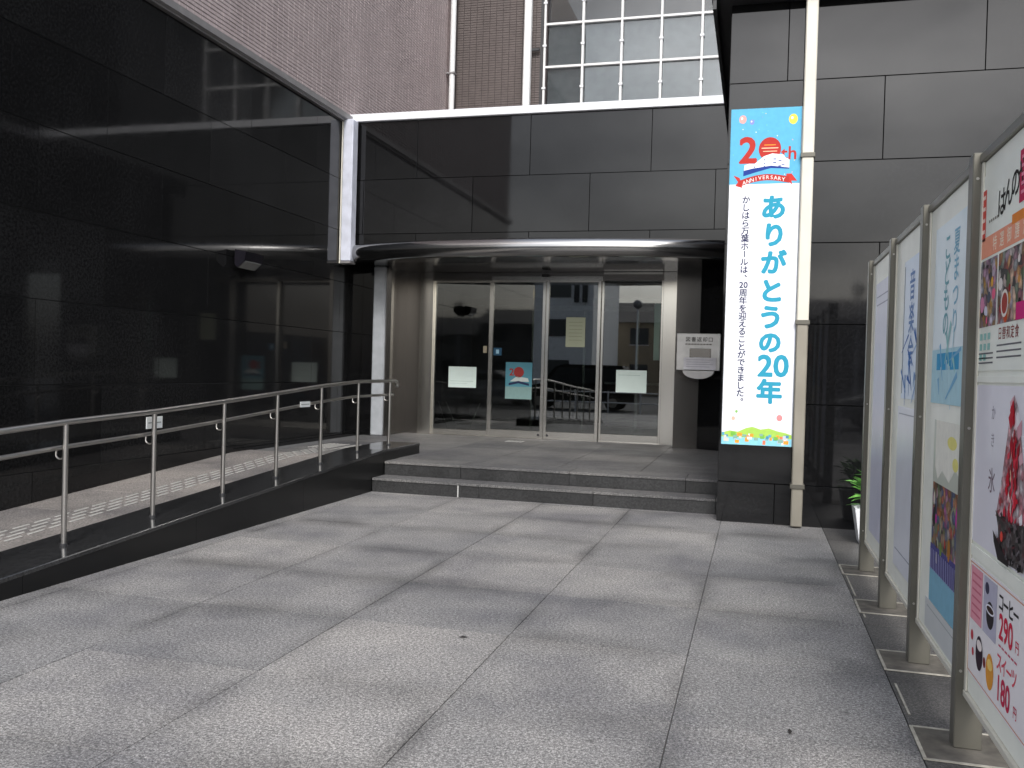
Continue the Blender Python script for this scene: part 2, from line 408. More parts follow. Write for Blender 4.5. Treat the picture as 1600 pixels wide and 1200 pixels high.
# ================================================================== ramp, kerb, handrail
def rz(y): return min(PZ, PZ - .064 * (10.2 - y)) if y > 5.05 else 0.0
rampo = MB().prism([(3.4, -.02), (3.4, -.013), (5.05, -.013), (10.2, PZ - .014), (10.312, PZ - .014), (10.312, -.02)], 'x', -6.6, -4.6).build('ramp', M['mortar'])
fixn(rampo); rampo['kind'] = 'structure'
sl = math.atan(.064)
nR = 6; RL = (10.2 - 5.05) / nR
for i in range(nR):
    for a, b in ((-6.5, -5.70), (-5.70, -4.885)):
        yc = 5.05 + (i + .5) * RL
        link('paving_slab', boxmesh('paving_slab', b - a - .005, RL / math.cos(sl) - .005, .03, M['paving_ramp'], .002), rampo, ((a + b) / 2, yc, rz(yc) - .015), (sl, 0, 0))
for a, b in ((-6.5, -5.70), (-5.70, -4.885)):
    slab(a, b, 10.2, 10.664, rampo, M['paving_ramp'], PZ, .03, .0025)
    slab(a, b, 3.42, 4.2, rampo, M['paving_ramp'], 0); slab(a, b, 4.2, 5.05, rampo, M['paving_ramp'], 0)
def ct(y): return min(.135 + .0575 * (y - 4.4), .47)
kerb = thing('ramp_kerb', 'low polished black granite kerb wall running up between the wheelchair ramp and the forecourt', 'kerb', (-4.6, 7, 0))
ks = [3.4, 4.6, 6.4, 8.2, 10.2, 11.42]
for a, b in zip(ks, ks[1:]):
    mb = MB(); a2, b2 = a + .0015, b - .0015
    xo, xi, c = -4.375, -4.89, .005
    prof = lambda y: [(xi, ct(y) - .03), (xo, ct(y) - .03), (xo, ct(y) - c), (xo - c, ct(y)), (xi + c, ct(y)), (xi, ct(y) - c)]
    sprof = lambda y: [(xi + .003, -.02), (xo - .003, -.02), (xo - .003, ct(y) - .0305), (xi + .003, ct(y) - .0305)]
    va = [(x, a2, z) for x, z in prof(a2)]; vb = [(x, b2, z) for x, z in prof(b2)]
    mb.add(va + vb, [(5, 4, 3, 2, 1, 0), (6, 7, 8, 9, 10, 11)] + [(i, (i + 1) % 6, 6 + (i + 1) % 6, 6 + i) for i in range(6)])
    fixn(mb.build('kerb_cap', M['kerb_cap'], kerb))
    mb = MB(); va = [(x, a2, z) for x, z in sprof(a2)]; vb = [(x, b2, z) for x, z in sprof(b2)]
    mb.add(va + vb, [(3, 2, 1, 0), (4, 5, 6, 7)] + [(i, (i + 1) % 4, 4 + (i + 1) % 4, 4 + i) for i in range(4)])
    fixn(mb.build('kerb_stone', M['kerb'], kerb))

def topz(y):
    T = [(3.0, .90), (4.25, .985), (5.20, 1.040), (6.15, 1.078), (7.12, 1.133), (8.05, 1.192), (8.99, 1.255), (9.94, 1.300), (10.9, 1.305), (11.6, 1.305)]
    for (a, za), (b, zb) in zip(T, T[1:]):
        if y <= b: return za + (zb - za) * (y - a) / (b - a)
    return T[-1][1]
HX = -4.61
hr = thing('handrail', 'brushed steel ramp handrail with a thin lower rail and round posts on the black kerb', 'handrail', (HX, 7, .3))
posts = [4.25, 5.20, 6.15, 7.12, 8.05, 8.99, 9.94, 10.9]
top = [(HX, y, topz(y)) for y in [3.2] + posts] + [(HX, 11.06, 1.305), (HX, 11.13, 1.29), (HX, 11.15, 1.255), (HX, 11.13, 1.225)]
MB().tube(top, .021, 14).build('top_rail', M['steel_tube'], hr)
lx = HX - .075
MB().tube([(lx, y, topz(y) - .185) for y in [3.2] + posts] + [(lx, 11.0, 1.12), (lx + .03, 11.03, 1.12), (HX, 11.03, 1.12)], .0165, 12).build('lower_rail', M['steel_tube'], hr)
for y in posts:
    MB().tube([(HX, y, ct(y) + .002), (HX, y, topz(y) - .015)], .0185, 14).build('post', M['steel_tube'], hr)
    MB().tube([(HX, y, ct(y) - .004), (HX, y, ct(y) + .016)], .027, 14).build('base_collar', M['dark_metal'], hr)
    zz = topz(y) - .185
    pts = [(HX, y, zz - .03)]
    for t in range(7):
        a = math.pi * (.0 + t / 6.0); pts.append((HX - .04 + .035 * math.cos(a), y - .004, zz - .045 - .028 * math.sin(a)))
    pts.append((lx, y, zz - .012))
    MB().tube(pts, .0065, 8).build('bracket', M['steel_tube'], hr)
# notices hung on the handrail
for (y, z, wd, ht, lab) in ((6.22, .985, .20, .095, 'small white notice plate hung under the top rail at the lower part of the ramp'),
                            (8.72, 1.06, .22, .06, 'narrow white notice strip fixed to the lower rail nearer the entrance')):
    t = thing('notice_plate', lab, 'notice', (HX - .05, y, z), None)
    MB().box(HX - .056, HX - .05, y - wd / 2, y + wd / 2, z - ht / 2, z + ht / 2, .0015).build('plate', M['paper'], t)
    MB().box(HX - .0495, HX - .0488, y - wd / 2 + .02, y + wd / 2 - .02, z - .004, z + .004).build('printed_line', ink('#8a8f8c'), t)

# tactile strip
tac = thing('tactile_strip', 'pale raised tactile guide bars running up the ramp beside the black wall', 'tactile paving', (-5.7, 8, .2))
barm = {}
y = 3.6; n = 0
while y < 11.2:
    for r_, x in enumerate((-5.86, -5.775, -5.69, -5.605)):
        yc = y + (.115 if r_ % 2 else 0)
        z = rz(yc); s_ = sl if 5.05 < yc < 10.2 else 0
        link('guide_bar', boxmesh('guide_bar', .026, .165, .006, M['tactile'], .002), tac, (x, yc, z + .004), (s_, 0, 0)); n += 1
    y += .23
mb = MB()
for i in range(12):
    for j in range(6):
        for (cx, cy) in ((-6.05, 11.45), (-5.62, 11.45)):
            mb.box(cx + j * .06 - .01, cx + j * .06 + .012, cy + i * .06 - .01, cy + i * .06 + .012, PZ + .0005, PZ + .006)
mb.build('warning_dots', M['tactile'], tac)['kind'] = 'stuff'
tac2 = thing('tactile_plate', 'small square of tactile dots let into the platform in front of the sliding doors', 'tactile paving', (-3.75, 14.2, PZ))
mb = MB()
for i in range(5):
    for j in range(5): mb.box(-3.9 + j * .06, -3.875 + j * .06, 14.0 + i * .06, 14.025 + i * .06, PZ + .0005, PZ + .006)
mb.build('warning_dots', plain((.40, .40, .38), .4, .0, 'worn_dots'), tac2)['kind'] = 'stuff'

# ================================================================== stone clad walls
def clad(parent, plane, pos, a0, a1, zs, mat, first, wdt=1.8, facing=1, skip=None, jm=None):
    """plane 'X': wall in x=pos facing +x, running along y. plane 'Y': y=pos facing -y, running along x."""
    g = .004; th = .03
    for k, (z0, z1) in enumerate(zip(zs, zs[1:])):
        s0 = first[k]
        while s0 > a0: s0 -= wdt
        x = s0
        while x < a1:
            p0, p1 = max(x, a0), min(x + wdt, a1)
            if p1 - p0 > .03 and not (skip and skip(p0, p1, z0, z1)):
                jit = random.uniform(-.0006, .0006)
                if plane == 'X': boxpart('stone_panel', pos - th, pos + jit * 0, p0 + g, p1 - g, z0 + g, z1 - g, mat, parent, .0005)
                else: boxpart('stone_panel', p0 + g, p1 - g, pos, pos + th, z0 + g, z1 - g, mat, parent, .0015)
            x += wdt
ZC = [-.02, .41, 1.225, 2.03, 2.84, 3.65, 4.465]

# ---- left wing: black stone base, tiled upper floors
XL = -6.5
lw = thing('side_wing', 'long left building wing with polished black stone below and pinkish brown tiles above', 'building', (-8, 8, 0))
MB().box(-12, XL - .012, 3.6, 18.2, -.02, 5.4).build('backing_wall', M['joint'], lw)
clad(lw, 'X', XL, 3.6, 14.2, ZC[:1] + ZC[1:] + [5.38], M['black'], [8.72, 7.82, 8.72, 7.82, 8.72, 7.82, 8.72, 7.82])
mb = MB().prism([(XL - .1, 5.385), (XL + .055, 5.385), (XL + .055, 5.40), (XL + .10, 5.42), (XL + .10, 5.50), (XL + .0, 5.56), (XL - .1, 5.56)], 'y', 3.6, 18.2)
fixn(mb.build('flashing', M['grey_metal'], lw))
MB().box(-12, XL - .02, 3.6, 18.6, 5.56, 14).build('upper_wall', M['grout'], lw)
# tiles: horizontal courses, joined (many thousands)
def tiles(plane, pos, a0, a1, z0, z1, tw=.145, th=.046, g=.006):
    mb = MB(); V = mb.v; F = mb.f
    z = z0; row = 0
    while z + th < z1:
        a = a0
        while a < a1 - .01:
            b = min(a + tw - g, a1); d = random.uniform(.006, .009); i = len(V); t = z + th; c = .0035
            if plane == 'X':
                V += [(pos, a, z), (pos, b, z), (pos, b, t), (pos, a, t), (pos + d, a + c, z + c), (pos + d, b - c, z + c), (pos + d, b - c, t - c), (pos + d, a + c, t - c)]
            else:
                V += [(a, pos, z), (b, pos, z), (b, pos, t), (a, pos, t), (a + c, pos - d, z + c), (b - c, pos - d, z + c), (b - c, pos - d, t - c), (a + c, pos - d, t - c)]
            F += [(i + 4, i + 5, i + 6, i + 7), (i, i + 1, i + 5, i + 4), (i + 1, i + 2, i + 6, i + 5), (i + 2, i + 3, i + 7, i + 6), (i + 3, i, i + 4, i + 7)]
            a += tw
        z += th + g; row += 1
    return mb
tiles('X', XL - .02, 3.6, 18.2, 5.57, 10.6).build('wall_tile', M['tile'], lw)['kind'] = 'stuff'
MB().box(XL - .02, XL - .012, 3.6, 18.2, 10.6, 14).build('plain_tiling', M['tile'], lw)

# ---- upper block behind the entrance roof: tiled strip and curtain wall
ub = thing('upper_block', 'upper storey behind the entrance roof with brown tiles and a white gridded curtain wall', 'building', (0, 18.6, 5))
MB().box(-6.5, -4.42, 18.32, 18.6, 5, 14).build('tiled_wall', M['grout'], ub)
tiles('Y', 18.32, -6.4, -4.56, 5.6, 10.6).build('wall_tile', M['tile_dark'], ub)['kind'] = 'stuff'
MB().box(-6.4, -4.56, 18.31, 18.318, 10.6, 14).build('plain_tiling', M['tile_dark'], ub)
MB().box(-12, 9, 22, 22.2, 5, 14).build('inner_wall', plain((.10, .075, .055), .7, 0, 'warm_interior'), ub)
MB().box(-4.5, 9, 18.6, 22, 8.70, 8.85).build('inner_floor', plain((.2, .17, .14), .7, 0, 'inner_floor'), ub)
MX = [-4.47 + .805 * i for i in range(6)]
TZ = [5.2, 6.08, 6.95, 7.83, 8.72, 9.6, 10.48, 11.36, 12.24, 13.12, 14.0]
for i, x in enumerate(MX):
    MB().box(x - .023, x + .023, 18.30, 18.44, 5.2, 14, .004).build('mullion', M['mullion'], ub)
    mb = MB()
    for z in TZ[2:6]: mb.box(x - .04, x + .04, 18.285, 18.31, z + .42, z + .46)
    mb.build('mullion_bracket', M['white_metal'], ub)
for z in TZ[:-1]:
    for a, b in zip(MX, MX[1:]):
        if z > 11: continue
        boxpart('transom', a + .0235, b - .0235, 18.31, 18.43, z - .023, z + .023, M['mullion'], ub, .003)
for j, (z0, z1) in enumerate(zip(TZ, TZ[1:])):
    for i, (a, b) in enumerate(zip(MX, MX[1:])):
        if z0 > 11: continue
        boxpart('pane', a + .0235, b - .0235, 18.37, 18.38, z0 + .0235, z1 - .0235, M['glass_upper'], ub, 0)
        if j in (0, 1, 2, 3): boxpart('spandrel_panel', a + .03, b - .03, 18.46, 18.48, z0 + .01, z1 - .01, M['spandrel'], ub, 0)
MB().box(-4.5, -.45, 18.40, 18.6, 11.4, 14).build('parapet', M['spandrel'], ub)
MB().box(-.42, 9, 18.32, 18.6, 5, 14).build('dark_cladding', M['black_front'], ub)
MB().box(-4.56, -4.5, 18.30, 18.45, 5.2, 14).build('edge_trim', M['dark_metal'], ub)
tag(MB().box(9, 9.2, 9.6, 22.2, 5, 14).build('roof_side_wall', M['spandrel'], ub))

# ---- entrance block
YB = 13.39
eb = thing('entrance_block', 'recessed main entrance with black stone lintel, curved steel canopy and glass doors', 'building', (-3.4, YB, 0))
MB().box(XL, 3.2, YB + .012 + .03, 15.3, 3.21, 5.42).build('lintel_backing', M['joint_dark'], eb)
clad(eb, 'Y', YB, XL, 3.2, [3.2, 3.62, 4.49, 5.42], M['black_front'], [-1.59, -2.51, -3.45], 1.85)
MB().box(XL - .02, -.36, YB - .06, YB + .3, 5.42, 5.54, .006).build('coping', M['white_metal'], eb)
MB().box(XL, 9, YB + .3, 18.3, 5.2, 5.3).build('roof_slab', M['grey_metal'], eb)
# roof of recess / soffit
MB().box(XL, -.2, YB + .0, 15.2, 3.17, 3.2).build('soffit', M['soffit'], eb)
# canopy: half round nosing on an arc plan
def arcY(x):
    xc, hw = -3.42, 2.98; t = (x - xc) / hw
    return 13.33 - .58 * math.sqrt(max(0, 1 - abs(t) ** 2.6))
mb = MB(); nn = 64; npf = 12; V = []; 
xs = [-6.40 + (6.05) * (.5 - .5 * math.cos(math.pi * i / nn)) for i in range(nn + 1)]
for x in xs:
    t = (x + 3.375) / 3.03; yf = 13.30 - .62 * max(0, 1 - abs(t) ** 2.4) ** .75
    dx = 1e-3
    for k in range(npf + 1):
        a = math.pi * (k / npf) - math.pi / 2
        V.append((x, yf + .135 - .135 * math.cos(a), 3.30 + .14 * math.sin(a)))
    V.append((x, YB + .0, 3.44)); V.append((x, YB + .0, 3.16))
row = npf + 3; F = []
for i in range(nn):
    for k in range(row): F.append((i * row + k, i * row + (k + 1) % row, (i + 1) * row + (k + 1) % row, (i + 1) * row + k))
F.append(tuple(range(row))); F.append(tuple(nn * row + k for k in range(row)))
mb.add(V, F); mb.sm = True; fixn(mb.build('canopy', M['steel_canopy'], eb))
# recess cheeks
MB().box(XL - .0, -6.16, 14.10, 14.14, PZ, 3.17, .002).build('stone_return', M['black_front'], eb)
MB().box(-6.24, -6.02, 13.93, 14.09, PZ, 3.168, .02).build('pilaster', plain((.40, .42, .44), .34, .2, 'pale_pilaster'), eb)
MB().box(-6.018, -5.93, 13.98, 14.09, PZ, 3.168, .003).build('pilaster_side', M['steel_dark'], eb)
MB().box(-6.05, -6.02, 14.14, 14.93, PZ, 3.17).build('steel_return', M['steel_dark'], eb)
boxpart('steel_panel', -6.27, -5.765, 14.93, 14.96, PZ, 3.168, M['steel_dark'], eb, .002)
boxpart('jamb', -5.76, -5.52, 14.86, 15.02, PZ, 3.168, M['steel'], eb, .004)
boxpart('jamb', -1.51, -1.25, 14.86, 15.02, PZ, 3.168, M['steel'], eb, .004)
# right steel facets
o = MB().add([(-1.25, 14.35, PZ), (-.88, 14.42, PZ), (-.88, 14.42, 3.168), (-1.25, 14.35, 3.168), (-1.25, 14.9, PZ), (-.88, 14.9, PZ), (-.88, 14.9, 3.168), (-1.25, 14.9, 3.168)],
             [(0, 1, 2, 3), (5, 4, 7, 6), (4, 0, 3, 7), (1, 5, 6, 2), (3, 2, 6, 7), (4, 5, 1, 0)]).build('steel_panel', M['steel_dark'], eb)
o = MB().add([(-.878, 14.42, PZ), (-.3, 14.10, PZ), (-.3, 14.10, 3.168), (-.878, 14.42, 3.168), (-.878, 14.9, PZ), (-.3, 14.9, PZ), (-.3, 14.9, 3.168), (-.878, 14.9, 3.168)],
             [(0, 1, 2, 3), (5, 4, 7, 6), (4, 0, 3, 7), (1, 5, 6, 2), (3, 2, 6, 7), (4, 5, 1, 0)]).build('steel_panel', M['black_front'], eb)
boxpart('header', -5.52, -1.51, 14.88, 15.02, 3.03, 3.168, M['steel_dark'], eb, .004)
boxpart('header_lip', -4.44, -2.51, 14.85, 14.875, 3.02, 3.10, M['steel'], eb, .003)
boxpart('header_lip', -2.50, -1.52, 14.84, 14.875, 3.13, 3.165, M['steel'], eb, .003)
boxpart('door_sensor', -3.55, -3.43, 14.80, 14.85, 3.08, 3.13, M['dark_metal'], eb, .006)
def door(kind, x0, x1, y, rail, stile, zt, mat):
    d = boxpart(kind, x0 + stile, x1 - stile, y + .02, y + .026, PZ + rail, zt - .03, M['glass'], eb, 0)
    d['label'] = None; del d['label']
    for a, b in ((x0, x0 + stile), (x1 - stile, x1)): boxpart('stile', a, b, y, y + .045, PZ + .004, zt, mat, d, .003)
    boxpart('bottom_rail', x0 + stile, x1 - stile, y, y + .045, PZ + .004, PZ + rail, mat, d, .003)
    boxpart('top_rail', x0 + stile, x1 - stile, y, y + .045, zt - .03, zt, mat, d, .003)
    return d
W1 = door('fixed_window', -5.52, -4.475, 14.95, .10, .03, 3.03, M['steel'])
D2 = door('sliding_door', -4.47, -3.49, 14.89, .135, .055, 3.03, M['steel'])
D3 = door('sliding_door', -3.485, -2.545, 14.89, .135, .055, 3.03, M['steel'])
W4 = door('fixed_window', -2.54, -1.51, 14.95, .135, .04, 3.13, M['steel'])
for D, x in ((D2, -3.56), (D3, -3.41)):
    MB().tube([(x, 14.885, PZ + .07), (x, 14.875, PZ + .07)], .022, 12).build('lock', M['dark_metal'], D)
boxpart('threshold', -5.5, -1.5, 14.84, 15.0, PZ + .0005, PZ + .006, M['steel_dark'], eb, 0)
# lobby
lb = thing('lobby', 'dim lobby behind the glass doors with inner door frames and a counter', 'room', (-3.5, 17, PZ))
MB().box(-6.6, -.4, 15.05, 20.5, .25, PZ - .001).build('floor', M['lobby_floor'], lb)
MB().box(-6.6, -.4, 20.5, 20.6, .3, 3.3).build('back_wall', M['lobby'], lb)
MB().box(-6.7, -6.6, 15.05, 20.5, .3, 3.3).build('side_wall', M['lobby'], lb)
MB().box(-.5, -.4, 15.05, 20.5, .3, 3.3).build('side_wall', M['lobby'], lb)
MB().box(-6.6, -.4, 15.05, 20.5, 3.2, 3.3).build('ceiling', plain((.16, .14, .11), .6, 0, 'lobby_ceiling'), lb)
for x in (-4.35, -3.3, -2.25, -1.75): boxpart('inner_frame', x - .025, x + .025, 17.5, 17.56, PZ, 3.2, M['steel'], lb, .003)
boxpart('inner_header', -6.5, -.6, 17.5, 17.56, 2.7, 2.8, M['steel_dark'], lb, .003)
cn = thing('counter', 'low dark reception counter at the back of the lobby', 'counter', (-2.2, 19.4, PZ))
boxpart('counter_body', -3.1, -1.3, 19.2, 19.8, PZ, 1.25, plain((.10, .055, .03), .4, 0, 'counter_wood'), cn, .01)
boxpart('counter_top', -3.15, -1.25, 19.15, 19.85, 1.25, 1.3, M['paper'], cn, .008)
# lit strip inside
lit = bpy.data.materials.new('lit_strip'); lit.use_nodes = True
b = lit.node_tree.nodes['Principled BSDF']; b.inputs['Emission Color'].default_value = (1, .72, .28, 1); b.inputs['Emission Strength'].default_value = 1.6
t = thing('ceiling_light', 'warm ceiling light strip glowing behind the leftmost glass pane', 'ceiling light', (-4.9, 16.2, 3.18))
MB().box(-5.4, -4.5, 16.15, 16.25, 3.17, 3.2).build('lamp_tube', lit, t); MB().box(-5.45, -4.45, 16.1, 16.3, 3.185, 3.198).build('housing', M['dark_metal'], t)
# flat tripod of closed umbrella stand inside left pane
t = thing('umbrella_stand', 'slanting steel legs of a folded stand behind the leftmost pane', 'stand', (-5.2, 15.4, PZ))
for x, lean in ((-5.35, .25), (-5.15, .3), (-5.0, -.2)): MB().tube([(x, 15.4, PZ), (x - lean, 15.5, PZ + .55)], .012, 8).build('leg', M['steel_tube'], t)

# ---- notices on the glass
def notice(name, lab, x0, x1, z0, z1, y, lines, col='#dfeee6', cat='notice', group=None):
    t = thing(name, lab, cat, ((x0 + x1) / 2, y, (z0 + z1) / 2), group)
    MB().box(x0, x1, y, y + .002, z0, z1).build('sheet', plain(col, .5, 0, 'notice_' + col.strip('#'), .03), t)
    fr = Frame((x0, y - .0006, z1), (1, 0, 0), (0, 0, 1), t)
    return t, fr
t, fr = notice('notice', 'blank pale notice sheet taped low inside the leftmost glass pane', -5.225, -4.715, 1.165, 1.53, 14.955, 0)
fr.rect(.03, .25, .46, .258, '#b9cdc4', 1, 'printed_line'); fr.rect(.03, .29, .35, .296, '#b9cdc4', 1, 'printed_line')
t, fr = notice('notice', 'blank pale notice sheet taped low on the rightmost glass pane', -2.265, -1.755, 1.17, 1.545, 14.955, 0)
fr.rect(.04, .08, .40, .088, '#b9cdc4', 1, 'printed_line')
t, fr = notice('notice', 'tall cream paper notice taped at eye level on the right sliding door', -3.13, -2.80, 1.91, 2.41, 14.895, 0, '#b9bda0')
for k in range(6): fr.rect(.05, .08 + k * .06, .28, .086 + k * .06, '#8d9079', 1, 'printed_line')
t, fr = notice('sticker', 'small beige card beside the frame of the leftmost pane', -4.60, -4.535, 1.78, 1.90, 14.955, 0, '#b3a78c', 'sticker')
t, fr = notice('sticker', 'small blue square sticker on the left sliding door', -4.395, -4.25, 1.74, 1.87, 14.895, 0, '#14506e', 'sticker')
fr.rect(.045, .03, .10, .10, '#a9cfe0', 1); 
t, fr = notice('poster', 'blue anniversary poster with red emblem stuck on the left sliding door', -4.17, -3.70, 1.0, 1.63, 14.905, 0, '#4a8796', 'poster')
fr.rect(.0, .42, .47, .63, '#7d9a97', 1); fr.disc(.235, .17, .09, .09, '#9c3a38', 2); fr.text('20', .15, .17, .17, '#9c3a38', 3, .03, name='number')
fr.poly([[(.08, .33), (.2, .24), (.40, .27), (.42, .33)]], '#c4ccc8', 2); fr.poly([[(.06, .36), (.235, .32), (.42, .36), (.42, .40), (.235, .36), (.06, .40)]], '#2b3350', 3)
t, fr = notice('poster', 'narrow white poster edge behind the rightmost pane next to its jamb', -1.66, -1.56, 1.72, 2.66, 14.975, 0, '#cfe3dc', 'poster')

# ---- book return box
bx = thing('return_box', 'stainless book return box with rounded tray on the dark steel right of the doors', 'return box', (-.86, 14.15, 1.85))
boxpart('housing', -1.20, -.545, 14.02, 14.40, 1.565, 2.13, plain((.50, .49, .47), .35, .5, 'satin_box'), bx, .006)
boxpart('flap', -1.0, -.68, 13.995, 14.02, 1.74, 1.90, M['steel_dark'], bx, .004)
n_ = 14
mb = MB().prism([(-.86 + .235 * math.cos(math.pi + math.pi * i / n_), 1.56 + .125 * math.sin(math.pi + math.pi * i / n_)) for i in range(n_ + 1)], 'y', 13.94, 14.3)
fixn(mb.build('tray', plain((.42, .41, .40), .35, .5, 'satin_tray'), bx))
fr = Frame((-1.20, 14.018, 2.13), (1, 0, 0), (0, 0, 1), bx)
for k, ch in enumerate('図書返却口'): fr.text(ch, .17 + k * .085, .09, .078, '#4b4846', 1, .02)
for k in range(9): fr.rect(.13 + k * .045, .155, .165 + k * .045, .175, '#77736e', 1, 'small_print')
t = thing('notice', 'white sheet taped to the front of the return box', 'notice', (-.86, 13.99, 1.66))
MB().box(-1.085, -.60, 13.988, 13.991, 1.575, 1.76).build('sheet', plain((.62, .61, .64), .6, 0, 'grey_paper'), t)
fr = Frame((-1.085, 13.987, 1.76), (1, 0, 0), (0, 0, 1), t)
for k in range(4): fr.rect(.04, .03 + k * .035, .44 - .05 * (k % 2), .037 + k * .035, '#a3a1a8', 1, 'printed_line')

# ---- drainpipes
t = thing('drainpipe', 'flat pale bluish white duct in the corner between the two black walls', 'drainpipe', (-6.4, 13.25, 3.2))
MB().box(-6.47, -6.30, 13.14, 13.33, 3.16, 5.415, .012).build('duct', plain((.62, .64, .72), .35, .1, 'bluish_white_duct'), t)
MB().box(-6.49, -6.472, 13.13, 13.34, 3.12, 5.415, .003).build('edge_strip', M['cream_metal'], t)
MB().box(-6.475, -6.295, 13.135, 13.335, 3.12, 3.155, .006).build('shoe', M['grey_metal'], t)
t = thing('drainpipe', 'thin white drainpipe in the corner of the two tiled walls above the entrance roof', 'drainpipe', (-6.4, 18.0, 5.3))
MB().tube([(-6.395, 18.02, 5.3), (-6.395, 18.02, 13.5)], .06, 14).build('pipe', M['mullion'], t)
for z in (7.7, 9.5): MB().box(-6.50, -6.32, 17.95, 18.10, z, z + .035).build('bracket', M['grey_metal'], t)
t = thing('drainpipe', 'wide white drainpipe between the brown tiled strip and the curtain wall', 'drainpipe', (-4.8, 18.15, 5.3))
MB().box(-4.87, -4.72, 18.08, 18.22, 5.3, 13.5, .02).build('pipe', M['mullion'], t)
for z in (8.15, 9.9): MB().box(-4.9, -4.56, 18.20, 18.26, z, z + .05).build('bracket', M['dark_metal'], t)

# ---- right wing
YR, XR = 9.45, -.355
rw = thing('projecting_wing', 'dark grey stone wing projecting on the right behind the banner and notice board', 'building', (2, YR, 0))
MB().box(XR + .012, 9, YR + .042, 13.3, -.02, 5.2).build('backing_wall', M['joint_dark'], rw)
clad(rw, 'Y', YR, XR, 9, ZC + [5.26], M['black_front'], [.21, 1.125, .21, 1.125, 2.01, 1.125, .21])
clad(rw, 'X', 0, 0, 0, [0], M['black_front'], [0])
for k, (z0, z1) in enumerate(zip(ZC + [], ZC[1:] + [5.26])):
    for a in range(2): boxpart('stone_panel', XR, XR + .011, YR + .034 + a * 1.9, min(YR + .03 + (a + 1) * 1.9, 13.3), z0 + .004, z1 - .004, M['black_front'], rw, 0)
mb = MB().prism([(-.56, 5.34), (9, 5.34), (9, 5.5), (-.56, 5.5)], 'y', 9.22, 13.32); mb.build('coping', M['white_metal'], rw)
mb = MB(); mb.box(-.545, 9, 9.235, 13.33, 5.262, 5.338); mb.build('coping_soffit', M['dark_metal'], rw)
MB().box(-.535, -.50, 9.25, 13.3, 5.16, 5.262).build('coping_soffit', M['dark_metal'], rw)

# big drainpipe
t = thing('drainpipe', 'tall square cream drainpipe running full height right beside the banner', 'drainpipe', (.425, 9.37, 0))
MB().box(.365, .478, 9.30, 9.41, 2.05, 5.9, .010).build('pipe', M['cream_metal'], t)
MB().box(.367, .476, 9.302, 9.408, .012, 2.03, .010).build('lower_pipe', plain((.30, .275, .225), .38, .3, 'taupe_pipe_metal', .15, 2), t)  # lower length of the pipe coloured a darker taupe than the upper
for z in (3.66, 2.015, .39):
    MB().box(.352, .490, 9.288, 9.447, z, z + .045, .004).build('bracket', M['alu'], t)

# ================================================================== banner
bn = thing('banner', 'tall white and sky blue anniversary banner with big cyan Japanese lettering on the dark wall', 'banner', (.02, 9.35, .8))
MB().box(-.325, .355, 9.350, 9.375, .80, 4.175, .003).build('sheet', plain((.86, .87, .90), .45, 0, 'banner_white', .02), bn)
MB().box(-.332, -.326, 9.345, 9.38, .80, 4.175).build('edge_frame', M['dark_metal'], bn); MB().box(.356, .364, 9.345, 9.38, .80, 4.175).build('edge_frame', plain((.35, .38, .42), .4, 0, 'edge_grey'), bn)
BW, BH = .68, 3.375
fr = Frame((-.325, 9.3495, 4.175), (1, 0, 0), (0, 0, 1), bn)
fr.rect(0, 0, BW, .755, '#62b2d4', 1, 'blue_field')
for (x, y, r, c) in ((.115, .105, .035, '#f3a7a0'), (.205, .135, .022, '#8a93dd'), (.60, .12, .042, '#f6e15a')): 
    fr.disc(x, y, r, r * 1.2, c, 2, 'balloon'); fr.disc(x - r * .25, y - r * .3, r * .3, r * .35, '#fff7ee', 3, 'shine')
for k in range(34):
    fr.disc(random.uniform(.03, .65), random.uniform(.04, .7), .005, .005, random.choice(['#f6e15a', '#f3a7a0', '#ffffff', '#8a93dd', '#7fd0a0']), 2, 'confetti', 8)
RD = '#b8362f'
fr.text('2', .175, .415, .36, RD, 3, .035, name='number', cell=False); fr.disc(.385, .41, .108, .118, RD, 3, 'number')
fr.rect(.33, .365, .44, .373, '#f5a03c', 4, 'small_print'); fr.rect(.305, .395, .465, .405, '#f7c9a8', 4, 'small_print'); fr.rect(.32, .428, .455, .436, '#f7c9a8', 4, 'small_print')
fr.text('th', .565, .455, .185, RD, 3, .022, name='lettering', cell=False)
fr.poly([[(.14, .62), (.145, .565), (.19, .55), (.24, .555), (.33, .48), (.41, .455), (.52, .47), (.535, .50), (.575, .52), (.575, .60), (.45, .595), (.3, .60)]], '#f8f8fb', 5, 'building_emblem')
fr.poly([[(.135, .62), (.22, .60), (.40, .575), (.575, .60), (.575, .612), (.40, .60), (.25, .64), (.135, .675)]], '#27408f', 6, 'building_emblem')
for (x, y) in ((.235, .58), (.33, .51), (.33, .545), (.33, .575), (.42, .505), (.42, .54), (.47, .52), (.5, .56), (.47, .575)):
    fr.rect(x, y, x + (.03 if x > .4 else .014), y + .012, '#5a6a9c', 6, 'emblem_window')
rib = []; 
for i in range(15):
    x = .09 + i * .49 / 14; rib.append((x, .70 - .045 * math.sin(math.pi * (i / 14)) * 1 + (.02 - .03 * i / 14)))
low = [(x, y + .062) for x, y in rib]
fr.poly([[rib[i], rib[i + 1], low[i + 1], low[i]][::-1] for i in range(14)], RD, 7, 'ribbon')
fr.poly([[(.04, .665), (.10, .69), (.13, .79), (.06, .77), (.085, .73)][::-1]], '#c93a34', 6, 'ribbon_tail')
fr.poly([[(.55, .66), (.60, .66), (.655, .735), (.60, .73), (.61, .77), (.55, .72)][::-1]], '#c93a34', 6, 'ribbon_tail')
